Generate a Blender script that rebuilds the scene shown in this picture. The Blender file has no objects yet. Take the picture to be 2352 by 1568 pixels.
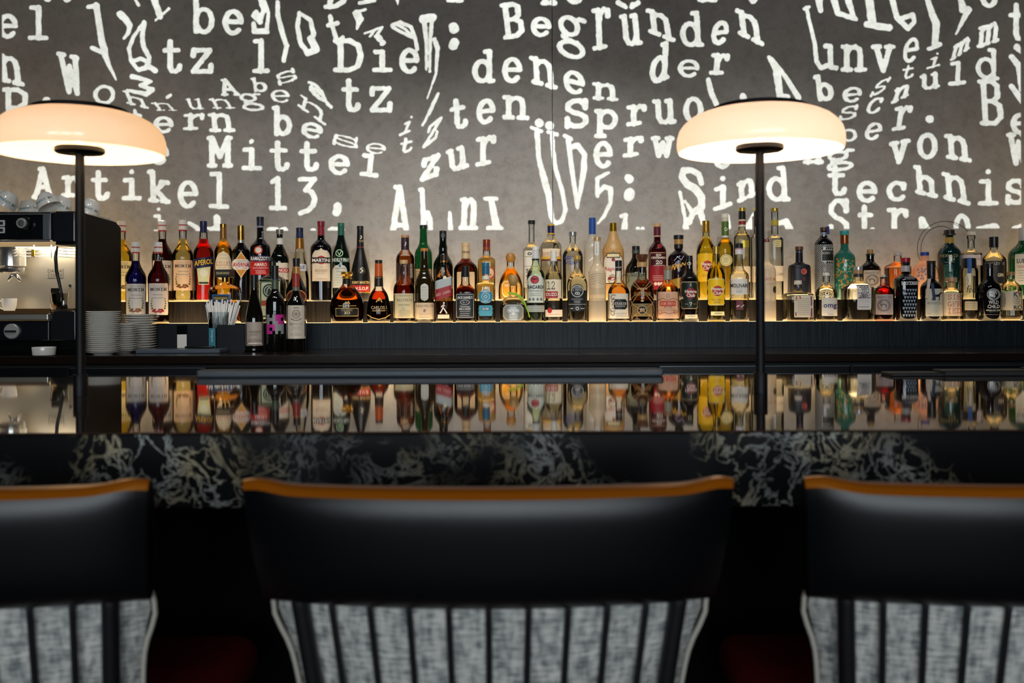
import bpy, bmesh, math, random
import numpy as np
from mathutils import Vector, Matrix

# ------------------------------------------------------------------ camera, world, lights, exposure
FPX = 2200.0; CX = 1176.0; HY = 698.0; CAMZ = 1.25; ROLL = 0.0035
scene = bpy.context.scene
COL = scene.collection
cam_d = bpy.data.cameras.new('camera'); cam = bpy.data.objects.new('camera', cam_d); COL.objects.link(cam)
cam.location = (0, 0, CAMZ); cam.rotation_euler = (math.pi/2, ROLL, 0)
cam_d.sensor_fit = 'HORIZONTAL'; cam_d.sensor_width = 36.0
cam_d.lens = FPX/2352*36.0; cam_d.shift_y = -(784-HY)/2352
cam_d.clip_start = 0.05
cam_d.dof.use_dof = True; cam_d.dof.focus_distance = 3.85; cam_d.dof.aperture_fstop = 6.0
scene.camera = cam
vs = scene.view_settings
vs.view_transform = 'Standard'; vs.look = 'None'; vs.exposure = 0.0; vs.gamma = 1.0; vs.use_curve_mapping = False
scene.cycles.max_bounces = 12; scene.cycles.transparent_max_bounces = 32
scene.cycles.transmission_bounces = 10; scene.cycles.glossy_bounces = 6
scene.cycles.sample_clamp_indirect = 4.0

world = bpy.data.worlds.new('world'); scene.world = world; world.use_nodes = True
world.node_tree.nodes['Background'].inputs[0].default_value = (0.55, 0.72, 1.0, 1)
world.node_tree.nodes['Background'].inputs[1].default_value = 0.02

def light(name, kind, loc, rot, energy, color, **kw):
    d = bpy.data.lights.new(name, kind); d.energy = energy; d.color = color
    for k, v in kw.items(): setattr(d, k, v)
    o = bpy.data.objects.new(name, d); COL.objects.link(o); o.location = loc; o.rotation_euler = rot
    return o
# daylight through the three tall windows in the wall behind the camera
WIN_Y = -3.6
WINX = (-1.55, 0.0, 1.55)
for i, wx in enumerate(WINX):
    light('window_daylight', 'AREA', (wx, WIN_Y-0.02, 1.85), (math.pi/2, 0, 0), 66, (0.84, 0.93, 1.0),
          shape='RECTANGLE', size=1.2, size_y=1.9)
# slide projector hung from the ceiling behind the camera: it throws the typewritten lines on the concrete wall
PROJ = Vector((0.0, -1.2, 2.95))
WALL_Y = 4.18
SLIDE_Y = -0.9
light('projector_light', 'SPOT', PROJ, (Vector((0, WALL_Y, 2.07))-PROJ).to_track_quat('-Z', 'Y').to_euler(), 2400,
      (0.92, 1.0, 0.975), spot_size=math.radians(62), spot_blend=0.0, shadow_soft_size=0.0002)
# ceiling downlights aimed at the bottle shelves
for x, en in ((-1.5, 26), (-0.75, 60), (0.05, 120), (0.85, 60), (1.6, 26)):
    light('shelf_downlight', 'SPOT', (x, 2.3, 3.14), (Vector((x, 3.85, 1.12))-Vector((x, 2.3, 3.14))).to_track_quat('-Z', 'Y').to_euler(), en,
          (1.0, 0.97, 0.92), spot_size=math.radians(62), spot_blend=1.0, shadow_soft_size=0.03)
# small ceiling downlights over the bar
for x in (-1.2, -0.4, 0.4, 1.2):
    light('downlight', 'SPOT', (x, 0.55, 3.12), (0, 0, 0), 0.8, (1.0, 0.86, 0.68), spot_size=math.radians(70), spot_blend=0.6,
          shadow_soft_size=0.03)

# ------------------------------------------------------------------ helpers
def P(x, y, d):
    dx, dy = x-CX, y-HY
    c, s = math.cos(ROLL), math.sin(ROLL)
    X = dx*c - dy*s; Y = dx*s + dy*c
    return Vector((X*d/FPX, d, CAMZ - Y*d/FPX))
def lin(c):
    if isinstance(c, str): c = tuple(int(c[i:i+2], 16) for i in (0, 2, 4))
    return tuple(((v/255)/12.92 if v/255 <= 0.04045 else ((v/255+0.055)/1.055)**2.4) for v in c)
MATS = {}
def newmat(key):
    m = bpy.data.materials.new(key); m.use_nodes = True
    return m, m.node_tree.nodes, m.node_tree.links
def plain(c, rough=0.5, metal=0.0, coat=0.0, spec=0.5):
    key = f'plain_{c}_{rough}_{metal}_{coat}_{spec}'
    if key not in MATS:
        m, n, l = newmat('surface'); b = n['Principled BSDF']
        b.inputs['Base Color'].default_value = (*lin(c), 1); b.inputs['Roughness'].default_value = rough
        b.inputs['Metallic'].default_value = metal; b.inputs['Coat Weight'].default_value = coat
        b.inputs['Coat Roughness'].default_value = 0.05; b.inputs['Specular IOR Level'].default_value = spec
        # faint procedural wear in the gloss
        t = n.new('ShaderNodeTexNoise'); t.inputs['Scale'].default_value = 60
        r = n.new('ShaderNodeMapRange'); r.inputs[3].default_value = max(rough-0.03, 0.0); r.inputs[4].default_value = rough+0.03
        l.new(t.outputs[0], r.inputs[0]); l.new(r.outputs[0], b.inputs['Roughness'])
        MATS[key] = m
    return MATS[key]
def thin_glass(c='ffffff', ior=1.45):
    key = f'thin_{c}'
    if key not in MATS:
        m, n, l = newmat('glass'); n.remove(n['Principled BSDF'])
        tr = n.new('ShaderNodeBsdfTransparent'); tr.inputs[0].default_value = (*lin(c), 1)
        gl = n.new('ShaderNodeBsdfGlossy'); gl.inputs['Roughness'].default_value = 0.03
        fr = n.new('ShaderNodeFresnel'); fr.inputs[0].default_value = ior
        mx = n.new('ShaderNodeMixShader')
        l.new(fr.outputs[0], mx.inputs[0]); l.new(tr.outputs[0], mx.inputs[1]); l.new(gl.outputs[0], mx.inputs[2])
        l.new(mx.outputs[0], n['Material Output'].inputs[0])
        MATS[key] = m
    return MATS[key]
def liquid(c, ior=1.33, rough=0.0):
    key = f'liq_{c}_{ior}_{rough}'
    if key not in MATS:
        m, n, l = newmat('liquid'); b = n['Principled BSDF']
        lc = lin(c)
        if max(lc) > 0.4: lc = tuple(q**0.62 for q in lc)     # light passes the surface twice
        b.inputs['Base Color'].default_value = (*lc, 1); b.inputs['Roughness'].default_value = rough
        b.inputs['Transmission Weight'].default_value = 1.0; b.inputs['IOR'].default_value = ior
        MATS[key] = m
    return MATS[key]
def frosted(c):
    key = f'frost_{c}'
    if key not in MATS:
        m, n, l = newmat('frosted_glass'); b = n['Principled BSDF']
        b.inputs['Base Color'].default_value = (*lin(c), 1); b.inputs['Roughness'].default_value = 0.35
        b.inputs['Transmission Weight'].default_value = 0.55; b.inputs['IOR'].default_value = 1.2
        b.inputs['Coat Weight'].default_value = 0.3; b.inputs['Coat Roughness'].default_value = 0.15
        MATS[key] = m
    return MATS[key]
def emit(c, s):
    key = f'emit_{c}_{s}'
    if key not in MATS:
        m, n, l = newmat('led'); b = n['Principled BSDF']
        b.inputs['Base Color'].default_value = (0.8, 0.8, 0.8, 1)
        b.inputs['Emission Color'].default_value = (*c, 1); b.inputs['Emission Strength'].default_value = s
        MATS[key] = m
    return MATS[key]

ORG = {}
def mk(name, verts, faces, mat, parent=None, smooth=False):
    if parent is None:
        o0 = Vector((0, 0, 0))
    else:
        o0 = ORG[parent.name]
    me = bpy.data.meshes.new(name)
    me.from_pydata([tuple(Vector(v)-o0) for v in verts], [], [tuple(f) for f in faces])
    me.materials.append(mat)
    if smooth:
        me.polygons.foreach_set('use_smooth', [True]*len(me.polygons))
    me.update()
    o = bpy.data.objects.new(name, me); COL.objects.link(o)
    if parent is not None: o.parent = parent
    ORG[o.name] = o0
    return o
def recentre(o):
    """put a top-level mesh's origin at the bottom middle of its shape"""
    me = o.data; n = len(me.vertices); a = np.empty(n*3); me.vertices.foreach_get('co', a); a = a.reshape(-1, 3)
    c = np.array([(a[:, 0].min()+a[:, 0].max())/2, (a[:, 1].min()+a[:, 1].max())/2, a[:, 2].min()])
    me.vertices.foreach_set('co', (a-c).ravel()); o.location = c; ORG[o.name] = Vector(c); me.update()
def tag(o, label=None, cat=None, group=None, kind=None):
    if label: o['label'] = label
    if cat: o['category'] = cat
    if group: o['group'] = group
    if kind: o['kind'] = kind
    return o
def thing(name, loc, label, cat, group=None, kind=None):
    o = bpy.data.objects.new(name, None); COL.objects.link(o); o.location = loc; o.empty_display_size = 0.05
    ORG[o.name] = Vector(loc)
    return tag(o, label, cat, group, kind)
def copy_tree(o, loc=None, parent=None):
    c = o.copy(); COL.objects.link(c); c.parent = parent
    if loc is not None: c.location = loc
    ORG[c.name] = Vector(c.location) if parent is None else ORG[parent.name]
    for ch in list(o.children): copy_tree(ch, None, c)
    return c
def geo_box(x0, x1, y0, y1, z0, z1, bevel=0.0, seg=2):
    bm = bmesh.new(); bmesh.ops.create_cube(bm, size=1)
    for v in bm.verts:
        v.co = ((x0+x1)/2+v.co.x*(x1-x0), (y0+y1)/2+v.co.y*(y1-y0), (z0+z1)/2+v.co.z*(z1-z0))
    if bevel > 0:
        bmesh.ops.bevel(bm, geom=list(bm.edges), offset=bevel, segments=seg, profile=0.5, affect='EDGES')
    vs_ = [v.co.copy() for v in bm.verts]; bm.verts.index_update()
    fs = [[v.index for v in f.verts] for f in bm.faces]; bm.free()
    return vs_, fs
def box(name, x0, x1, y0, y1, z0, z1, mat, parent=None, bevel=0.0, seg=2):
    v, f = geo_box(x0, x1, y0, y1, z0, z1, bevel, seg)
    return mk(name, v, f, mat, parent, smooth=False)
def sect(t, n):
    c, s = math.cos(t), math.sin(t)
    r = (abs(c)**n + abs(s)**n)**(-1.0/n)
    return c*r, s*r
def geo_lathe(prof, centre, seg=28, n=2.0, dr=1.0, close_bottom=True, close_top=True, M=None, nround=None):
    """prof: [(z, r)] bottom to top in metres"""
    V, F = [], []
    rmax = max(r for z, r in prof)
    for z, r in prof:
        nn = n
        if n > 2.0 and nround is not None:
            k = min(max((r/rmax-nround)/(1-nround), 0), 1); nn = 2.0+(n-2.0)*k
        dd = dr if nround is None else 1.0+(dr-1.0)*min(max((r/rmax-0.3)/0.7, 0), 1)
        for i in range(seg):
            a = 2*math.pi*(i+0.5)/seg
            cx, cy = sect(a, nn)
            V.append(Vector((cx*r, cy*r*dd, z)))
    m = len(prof)
    for j in range(m-1):
        for i in range(seg):
            a, b = j*seg+i, j*seg+(i+1) % seg
            F.append((a, b, b+seg, a+seg))
    if close_bottom: F.append(tuple(range(seg-1, -1, -1)))
    if close_top: F.append(tuple(range((m-1)*seg, m*seg)))
    if M is not None: V = [M @ v for v in V]
    c = Vector(centre)
    return [v+c for v in V], F
def lathe(name, prof, centre, mat, parent=None, seg=28, n=2.0, dr=1.0, cb=True, ct=True, M=None, nround=None, smooth=True):
    V, F = geo_lathe(prof, centre, seg, n, dr, cb, ct, M, nround)
    o = mk(name, V, F, mat, parent, smooth)
    if smooth: 
        try: o.data.set_sharp_from_angle(angle=math.radians(40))
        except Exception: pass
    return o
def geo_tube(pts, r, seg=8, closed=False):
    V, F = [], []
    pts = [Vector(p) for p in pts]; m = len(pts)
    rr = r if isinstance(r, (list, tuple)) else [r]*m
    up = Vector((0.123, 0.21, 0.97)).normalized()
    for i, p in enumerate(pts):
        a = pts[(i-1) % m] if (i > 0 or closed) else p
        b = pts[(i+1) % m] if (i < m-1 or closed) else p
        t = (b-a).normalized()
        u = t.cross(up)
        if u.length < 1e-3: u = t.cross(Vector((1, 0, 0)))
        u.normalize(); w = t.cross(u)
        for k in range(seg):
            an = 2*math.pi*k/seg
            V.append(p+(u*math.cos(an)+w*math.sin(an))*rr[i])
    for i in range(m if closed else m-1):
        for k in range(seg):
            a, b = i*seg+k, i*seg+(k+1) % seg
            c, d = ((i+1) % m)*seg+(k+1) % seg, ((i+1) % m)*seg+k
            F.append((a, b, c, d))
    if not closed:
        F.append(tuple(range(seg-1, -1, -1))); F.append(tuple(range((m-1)*seg, m*seg)))
    return V, F
def tube(name, pts, r, mat, parent=None, seg=8, closed=False):
    V, F = geo_tube(pts, r, seg, closed)
    return mk(name, V, F, mat, parent, smooth=True)
def join(parts):
    V, F = [], []
    for v, f in parts:
        o = len(V); V += v; F += [tuple(i+o for i in q) for q in f]
    return V, F

# ------------------------------------------------------------------ typewriter stroke alphabet
def arc(cx, cy, rx, ry, a0=0, a1=360, n=18):
    return [(cx+rx*math.cos(math.radians(a0+(a1-a0)*i/n)), cy+ry*math.sin(math.radians(a0+(a1-a0)*i/n))) for i in range(n+1)]
def bw(*p): return list(p)
G = {
'a': [[(.14,.8),(.3,.97),(.55,1),(.74,.85),(.77,.2),(.85,.02),(1,.02)], [(.76,.58),(.45,.6),(.15,.48),(.07,.25),(.2,.03),(.42,0),(.65,.1),(.77,.3)]],
'b': [[(.03,1.5),(.2,1.5),(.2,.02)], arc(.57,.5,.38,.5)],
'c': [arc(.52,.5,.46,.5,35,318), [(.9,.9),(.9,.68)]],
'd': [arc(.42,.5,.4,.5), [(.58,1.5),(.8,1.5),(.8,.02),(1,.02)]],
'e': [[(.07,.52),(.95,.52)], arc(.51,.5,.45,.5,3,315,20)],
'g': [arc(.42,.68,.32,.32), [(.28,.42),(.2,.25),(.35,.15),(.7,.1)], arc(.5,-.18,.44,.28), [(.65,.9),(.8,1.03),(1,1.0)]],
'h': [[(.02,1.5),(.18,1.5),(.18,0)], [(.02,0),(.36,0)], [(.18,.7),(.35,.95),(.6,1),(.78,.85),(.8,0)], [(.64,0),(.98,0)]],
'i': [[(.15,1),(.54,1),(.54,0)], [(.1,0),(.98,0)], [(.52,1.45),(.54,1.46)]],
'I': [[(.15,1.4),(.85,1.4)], [(.5,1.4),(.5,0)], [(.15,0),(.85,0)]],
'j': [[(.15,1),(.6,1),(.6,-.2),(.4,-.45),(.1,-.4)]],
'k': [[(.02,1.5),(.2,1.5),(.2,0)], [(.02,0),(.38,0)], [(.2,.4),(.8,1)], [(.6,1),(.98,1)], [(.38,.55),(.85,0)], [(.65,0),(1,0)]],
'l': [[(.1,1.5),(.54,1.5),(.54,0)], [(.03,0),(1,0)]],
'm': [[(0,1),(.12,1),(.12,0)], [(0,0),(.25,0)], [(.12,.75),(.25,.97),(.4,.95),(.47,.75),(.47,0)], [(.47,.75),(.6,.97),(.75,.97),(.84,.75),(.84,0)], [(.4,0),(.56,0)], [(.76,0),(1,0)]],
'n': [[(.02,1),(.2,1),(.2,0)], [(.02,0),(.38,0)], [(.2,.7),(.35,.93),(.58,1),(.76,.88),(.8,.6),(.8,0)], [(.62,0),(1,0)]],
'o': [arc(.5,.5,.45,.5)],
'p': [[(0,1),(.18,1),(.18,-.5)], [(0,-.5),(.4,-.5)], arc(.56,.5,.4,.5)],
'r': [[(.08,1),(.36,1),(.36,0)], [(.04,0),(.7,0)], [(.36,.65),(.5,.9),(.72,1),(.95,.95),(.95,.8)]],
's': [[(.88,1),(.88,.75)], [(.86,.85),(.65,1),(.35,1),(.14,.85),(.14,.66),(.35,.54),(.65,.48),(.88,.36),(.9,.15),(.7,0),(.35,0),(.1,.15)], [(.1,.28),(.1,0)]],
't': [[(.36,1.4),(.36,.2),(.46,.03),(.7,0),(.9,.1),(.95,.25)], [(.02,1),(.85,1)]],
'u': [[(0,1),(.18,1),(.18,.25),(.3,.05),(.5,0),(.7,.1),(.8,.3)], [(.6,1),(.8,1),(.8,.02),(1,.02)]],
'v': [[(.02,1),(.36,1)], [(.64,1),(.98,1)], [(.18,1),(.5,0),(.82,1)]],
'w': [[(0,1),(.3,1)], [(.7,1),(1,1)], [(.12,1),(.3,.02),(.5,.75),(.7,.02),(.88,1)]],
'y': [[(.02,1),(.36,1)], [(.64,1),(.98,1)], [(.18,1),(.52,.1)], [(.82,1),(.4,-.4),(.1,-.45)]],
'z': [[(.08,.75),(.1,1),(.9,1),(.08,0),(.92,0),(.94,.28)]],
'A': [[(.12,0),(.5,1.4),(.88,0)], [(.28,.5),(.72,.5)], [(0,0),(.3,0)], [(.7,0),(1,0)], [(.32,1.4),(.5,1.4)]],
'B': [[(.02,1.4),(.6,1.4),(.85,1.25),(.85,.9),(.6,.74),(.2,.74)], [(.6,.74),(.92,.58),(.94,.2),(.65,0),(.02,0)], [(.2,1.4),(.2,0)]],
'C': [arc(.52,.7,.46,.7,35,320), [(.92,1.35),(.92,1.0)]],
'D': [[(.02,1.4),(.55,1.4),(.85,1.2),(.96,.7),(.85,.2),(.55,0),(.02,0)], [(.22,1.4),(.22,0)]],
'E': [[(.95,1.1),(.95,1.4),(.05,1.4)], [(.2,1.4),(.2,0)], [(.05,0),(.95,0),(.95,.32)], [(.2,.74),(.65,.74)], [(.65,.9),(.65,.58)]],
'F': [[(.95,1.1),(.95,1.4),(.05,1.4)], [(.2,1.4),(.2,0)], [(.05,0),(.5,0)], [(.2,.74),(.65,.74)], [(.65,.9),(.65,.58)]],
'G': [arc(.5,.7,.45,.7,40,330), [(.6,.6),(1,.6)], [(.85,.6),(.85,0)]],
'H': [[(.15,1.4),(.15,0)], [(.85,1.4),(.85,0)], [(.15,.72),(.85,.72)], [(0,1.4),(.3,1.4)], [(.7,1.4),(1,1.4)], [(0,0),(.3,0)], [(.7,0),(1,0)]],
'K': [[(.18,1.4),(.18,0)], [(0,1.4),(.36,1.4)], [(0,0),(.36,0)], [(.18,.5),(.82,1.4)], [(.62,1.4),(1,1.4)], [(.4,.8),(.85,0)], [(.65,0),(1,0)]],
'L': [[(.05,1.4),(.5,1.4)], [(.25,1.4),(.25,0)], [(.05,0),(.95,0),(.95,.4)]],
'M': [[(0,1.4),(.14,1.4),(.5,.45),(.86,1.4),(1,1.4)], [(.14,1.4),(.14,0)], [(.86,1.4),(.86,0)], [(0,0),(.3,0)], [(.7,0),(1,0)]],
'N': [[(0,1.4),(.18,1.4),(.84,0),(.84,1.4)], [(.18,1.4),(.18,0)], [(0,0),(.36,0)], [(.66,1.4),(1,1.4)]],
'O': [arc(.5,.7,.46,.7)],
'P': [[(.02,1.4),(.6,1.4),(.9,1.22),(.9,.86),(.6,.66),(.2,.66)], [(.2,1.4),(.2,0)], [(.02,0),(.45,0)]],
'R': [[(.02,1.4),(.6,1.4),(.88,1.24),(.88,.9),(.6,.72),(.2,.72)], [(.2,1.4),(.2,0)], [(.02,0),(.4,0)], [(.55,.72),(.85,0),(1,0)]],
'S': [[(.88,1.4),(.88,1.02)], [(.86,1.15),(.65,1.4),(.35,1.4),(.12,1.2),(.12,.95),(.35,.76),(.65,.68),(.9,.48),(.9,.2),(.68,0),(.35,0),(.1,.2)], [(.1,.4),(.1,0)]],
'T': [[(.05,1.05),(.05,1.4),(.95,1.4),(.95,1.05)], [(.5,1.4),(.5,0)], [(.28,0),(.72,0)]],
'U': [[(.15,1.4),(.15,.4),(.3,.05),(.5,0),(.7,.05),(.85,.4),(.85,1.4)], [(0,1.4),(.32,1.4)], [(.68,1.4),(1,1.4)]],
'V': [[(0,1.4),(.32,1.4)], [(.68,1.4),(1,1.4)], [(.15,1.4),(.5,0),(.85,1.4)]],
'W': [[(0,1.4),(.3,1.4)], [(.7,1.4),(1,1.4)], [(.12,1.4),(.28,.02),(.5,1),(.72,.02),(.88,1.4)]],
'X': [[(.12,1.4),(.88,0)], [(.88,1.4),(.12,0)], [(0,1.4),(.28,1.4)], [(.72,1.4),(1,1.4)], [(0,0),(.28,0)], [(.72,0),(1,0)]],
'Y': [[(.12,1.4),(.5,.7),(.88,1.4)], [(.5,.7),(.5,0)], [(.28,0),(.72,0)], [(0,1.4),(.28,1.4)], [(.72,1.4),(1,1.4)]],
'Z': [[(.1,1.1),(.1,1.4),(.9,1.4),(.08,0),(.92,0),(.94,.32)]],
'1': [[(.15,1.3),(.52,1.45),(.52,0)], [(.08,0),(.98,0)]],
'3': [[(.08,1.45),(.9,1.45),(.4,.9),(.75,.8),(.92,.45),(.8,.1),(.5,-.15),(.1,-.28)]],
'7': [[(.1,1.1),(.1,1.4),(.9,1.4),(.4,0)]],
'8': [arc(.5,1.05,.36,.35), arc(.5,.36,.44,.36)],
'2': [[(.1,1.05),(.2,1.35),(.5,1.45),(.8,1.35),(.88,1.05),(.7,.7),(.08,0),(.92,0),(.92,.25)]],
'4': [[(.7,0),(.7,1.45),(.05,.45),(.98,.45)], [(.5,0),(.9,0)]],
'0': [arc(.5,.7,.42,.72)],
"'": [[(.5,1.45),(.45,1.15)]],
'&': [[(.95,0),(.25,1.1),(.4,1.4),(.65,1.3),(.6,1.0),(.1,.5),(.15,.1),(.5,0),(.9,.6)]],
'f': [[(.9,1.3),(.7,1.5),(.42,1.4),(.38,1.1),(.38,0)], [(.05,1),(.75,1)], [(.1,0),(.7,0)]],
',': [[(.5,.3),(.52,.32)], [(.55,.25),(.5,-.1),(.3,-.3)]],
'.': [[(.5,.1),(.52,.1)]],
' ': [],
}
G['ü'] = G['u'] + [[(.22,1.4),(.24,1.4)], [(.7,1.4),(.72,1.4)]]
TXT = {}
def text_geo(s, font):
    """flat glyph shapes scaled to a unit box: (verts2d, faces)"""
    key = (s, font)
    if key in TXT: return TXT[key]
    if font in 'fF':
        w = 0.062 if font == 'f' else 0.11
        V, F = [], []
        for i, ch in enumerate(s):
            for pl in (G.get(ch) or G.get(ch.lower()) or G.get(ch.upper()) or []):
                for (x0, y0), (x1, y1) in zip(pl[:-1], pl[1:]):
                    x0_, x1_ = x0+i*1.22, x1+i*1.22
                    dx, dy = x1_-x0_, y1-y0; L = math.hypot(dx, dy) or 1e-6
                    tx, ty = dx/L*w*0.7, dy/L*w*0.7; nx, ny = -dy/L*w, dx/L*w
                    ax, ay, bx_, by_ = x0_-tx, y0-ty, x1_+tx, y1+ty
                    k = max(1, int(abs(bx_-ax)/0.22))
                    o = len(V)
                    for q in range(k+1):
                        cx_, cy_ = ax+(bx_-ax)*q/k, ay+(by_-ay)*q/k
                        V += [(cx_+nx, cy_+ny), (cx_-nx, cy_-ny)]
                    for q in range(k): F.append((o+2*q, o+2*q+1, o+2*q+3, o+2*q+2))
    else:
        cu = bpy.data.curves.new('t', 'FONT'); cu.body = s; cu.resolution_u = 2
        if font == 'b': cu.offset = 0.018
        ob = bpy.data.objects.new('t', cu); me = bpy.data.meshes.new_from_object(ob)
        V = [(v.co.x + (0.28*v.co.y if font == 'i' else 0), v.co.y) for v in me.vertices]; F = [tuple(p.vertices) for p in me.polygons]
        bpy.data.objects.remove(ob); bpy.data.curves.remove(cu); bpy.data.meshes.remove(me)
    xs = [v[0] for v in V]; ys = [v[1] for v in V]
    x0, x1, y0, y1 = min(xs), max(xs), min(ys), max(ys)
    asp = (x1-x0)/max(y1-y0, 1e-6)
    V = [((a-x0)/max(x1-x0, 1e-6)-.5, (b-y0)/max(y1-y0, 1e-6)-.5) for a, b in V]
    TXT[key] = (V, F, asp)
    return TXT[key]

# ------------------------------------------------------------------ the room
def concrete():
    m, n, l = newmat('concrete'); b = n['Principled BSDF']
    tc = n.new('ShaderNodeTexCoord')
    n1 = n.new('ShaderNodeTexNoise'); n1.inputs['Scale'].default_value = 2.2; n1.inputs['Detail'].default_value = 8; n1.inputs['Roughness'].default_value = 0.65
    n2 = n.new('ShaderNodeTexNoise'); n2.inputs['Scale'].default_value = 24; n2.inputs['Detail'].default_value = 6; n2.inputs['Roughness'].default_value = 0.7
    mp = n.new('ShaderNodeMapping'); mp.inputs['Scale'].default_value = (0.8, 1, 1)
    n3 = n.new('ShaderNodeTexNoise'); n3.inputs['Scale'].default_value = 210; n3.inputs['Detail'].default_value = 2
    for x in (n1, n2): l.new(tc.outputs['Object'], x.inputs['Vector'])
    l.new(tc.outputs['Object'], mp.inputs[0]); l.new(mp.outputs[0], n3.inputs['Vector'])
    cr = n.new('ShaderNodeValToRGB'); cr.color_ramp.elements[0].position = 0.3; cr.color_ramp.elements[0].color = (0.38, 0.36, 0.335, 1)
    cr.color_ramp.elements[1].position = 0.72; cr.color_ramp.elements[1].color = (0.53, 0.505, 0.475, 1)
    l.new(n1.outputs[0], cr.inputs[0])
    cr2 = n.new('ShaderNodeValToRGB'); cr2.color_ramp.elements[0].position = 0.28; cr2.color_ramp.elements[0].color = (0.72, 0.7, 0.68, 1)
    cr2.color_ramp.elements[1].position = 0.55; cr2.color_ramp.elements[1].color = (1, 1, 1, 1); l.new(n2.outputs[0], cr2.inputs[0])
    # pores: small dark pits gathered in patches
    cr3 = n.new('ShaderNodeValToRGB'); cr3.color_ramp.elements[0].position = 0.24; cr3.color_ramp.elements[0].color = (0.3, 0.28, 0.26, 1)
    cr3.color_ramp.elements[1].position = 0.34; cr3.color_ramp.elements[1].color = (1, 1, 1, 1); l.new(n3.outputs[0], cr3.inputs[0])
    m1 = n.new('ShaderNodeMix'); m1.data_type = 'RGBA'; m1.blend_type = 'MULTIPLY'; m1.inputs[0].default_value = 0.8
    l.new(cr.outputs[0], m1.inputs[6]); l.new(cr2.outputs[0], m1.inputs[7])
    m2 = n.new('ShaderNodeMix'); m2.data_type = 'RGBA'; m2.blend_type = 'MULTIPLY'; m2.inputs[0].default_value = 0.6
    l.new(m1.outputs[2], m2.inputs[6]); l.new(cr3.outputs[0], m2.inputs[7])
    l.new(m2.outputs[2], b.inputs['Base Color'])
    b.inputs['Roughness'].default_value = 0.85; b.inputs['Specular IOR Level'].default_value = 0.15
    bp = n.new('ShaderNodeBump'); bp.inputs['Strength'].default_value = 0.12; bp.inputs['Distance'].default_value = 0.004
    l.new(n2.outputs[0], bp.inputs['Height']); l.new(bp.outputs[0], b.inputs['Normal'])
    return m
def dark_wood(c0='090d11', c1='1d2831', rough=0.42):
    key = 'wood'+c0+c1
    if key in MATS: return MATS[key]
    m, n, l = newmat('dark_wood'); b = n['Principled BSDF']
    tc = n.new('ShaderNodeTexCoord'); mp = n.new('ShaderNodeMapping'); mp.inputs['Scale'].default_value = (160, 60, 5)
    t = n.new('ShaderNodeTexNoise'); t.inputs['Scale'].default_value = 1.0; t.inputs['Detail'].default_value = 5; t.inputs['Roughness'].default_value = 0.6
    l.new(tc.outputs['Object'], mp.inputs[0]); l.new(mp.outputs[0], t.inputs['Vector'])
    cr = n.new('ShaderNodeValToRGB'); cr.color_ramp.elements[0].position = 0.4; cr.color_ramp.elements[1].position = 0.68
    cr.color_ramp.elements[0].color = (*lin(c0), 1); cr.color_ramp.elements[1].color = (*lin(c1), 1)
    l.new(t.outputs[0], cr.inputs[0]); l.new(cr.outputs[0], b.inputs['Base Color'])
    b.inputs['Roughness'].default_value = rough; b.inputs['Specular IOR Level'].default_value = 0.22
    bp = n.new('ShaderNodeBump'); bp.inputs['Strength'].default_value = 0.35; bp.inputs['Distance'].default_value = 0.002
    l.new(t.outputs[0], bp.inputs['Height']); l.new(bp.outputs[0], b.inputs['Normal'])
    MATS[key] = m
    return m
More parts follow.
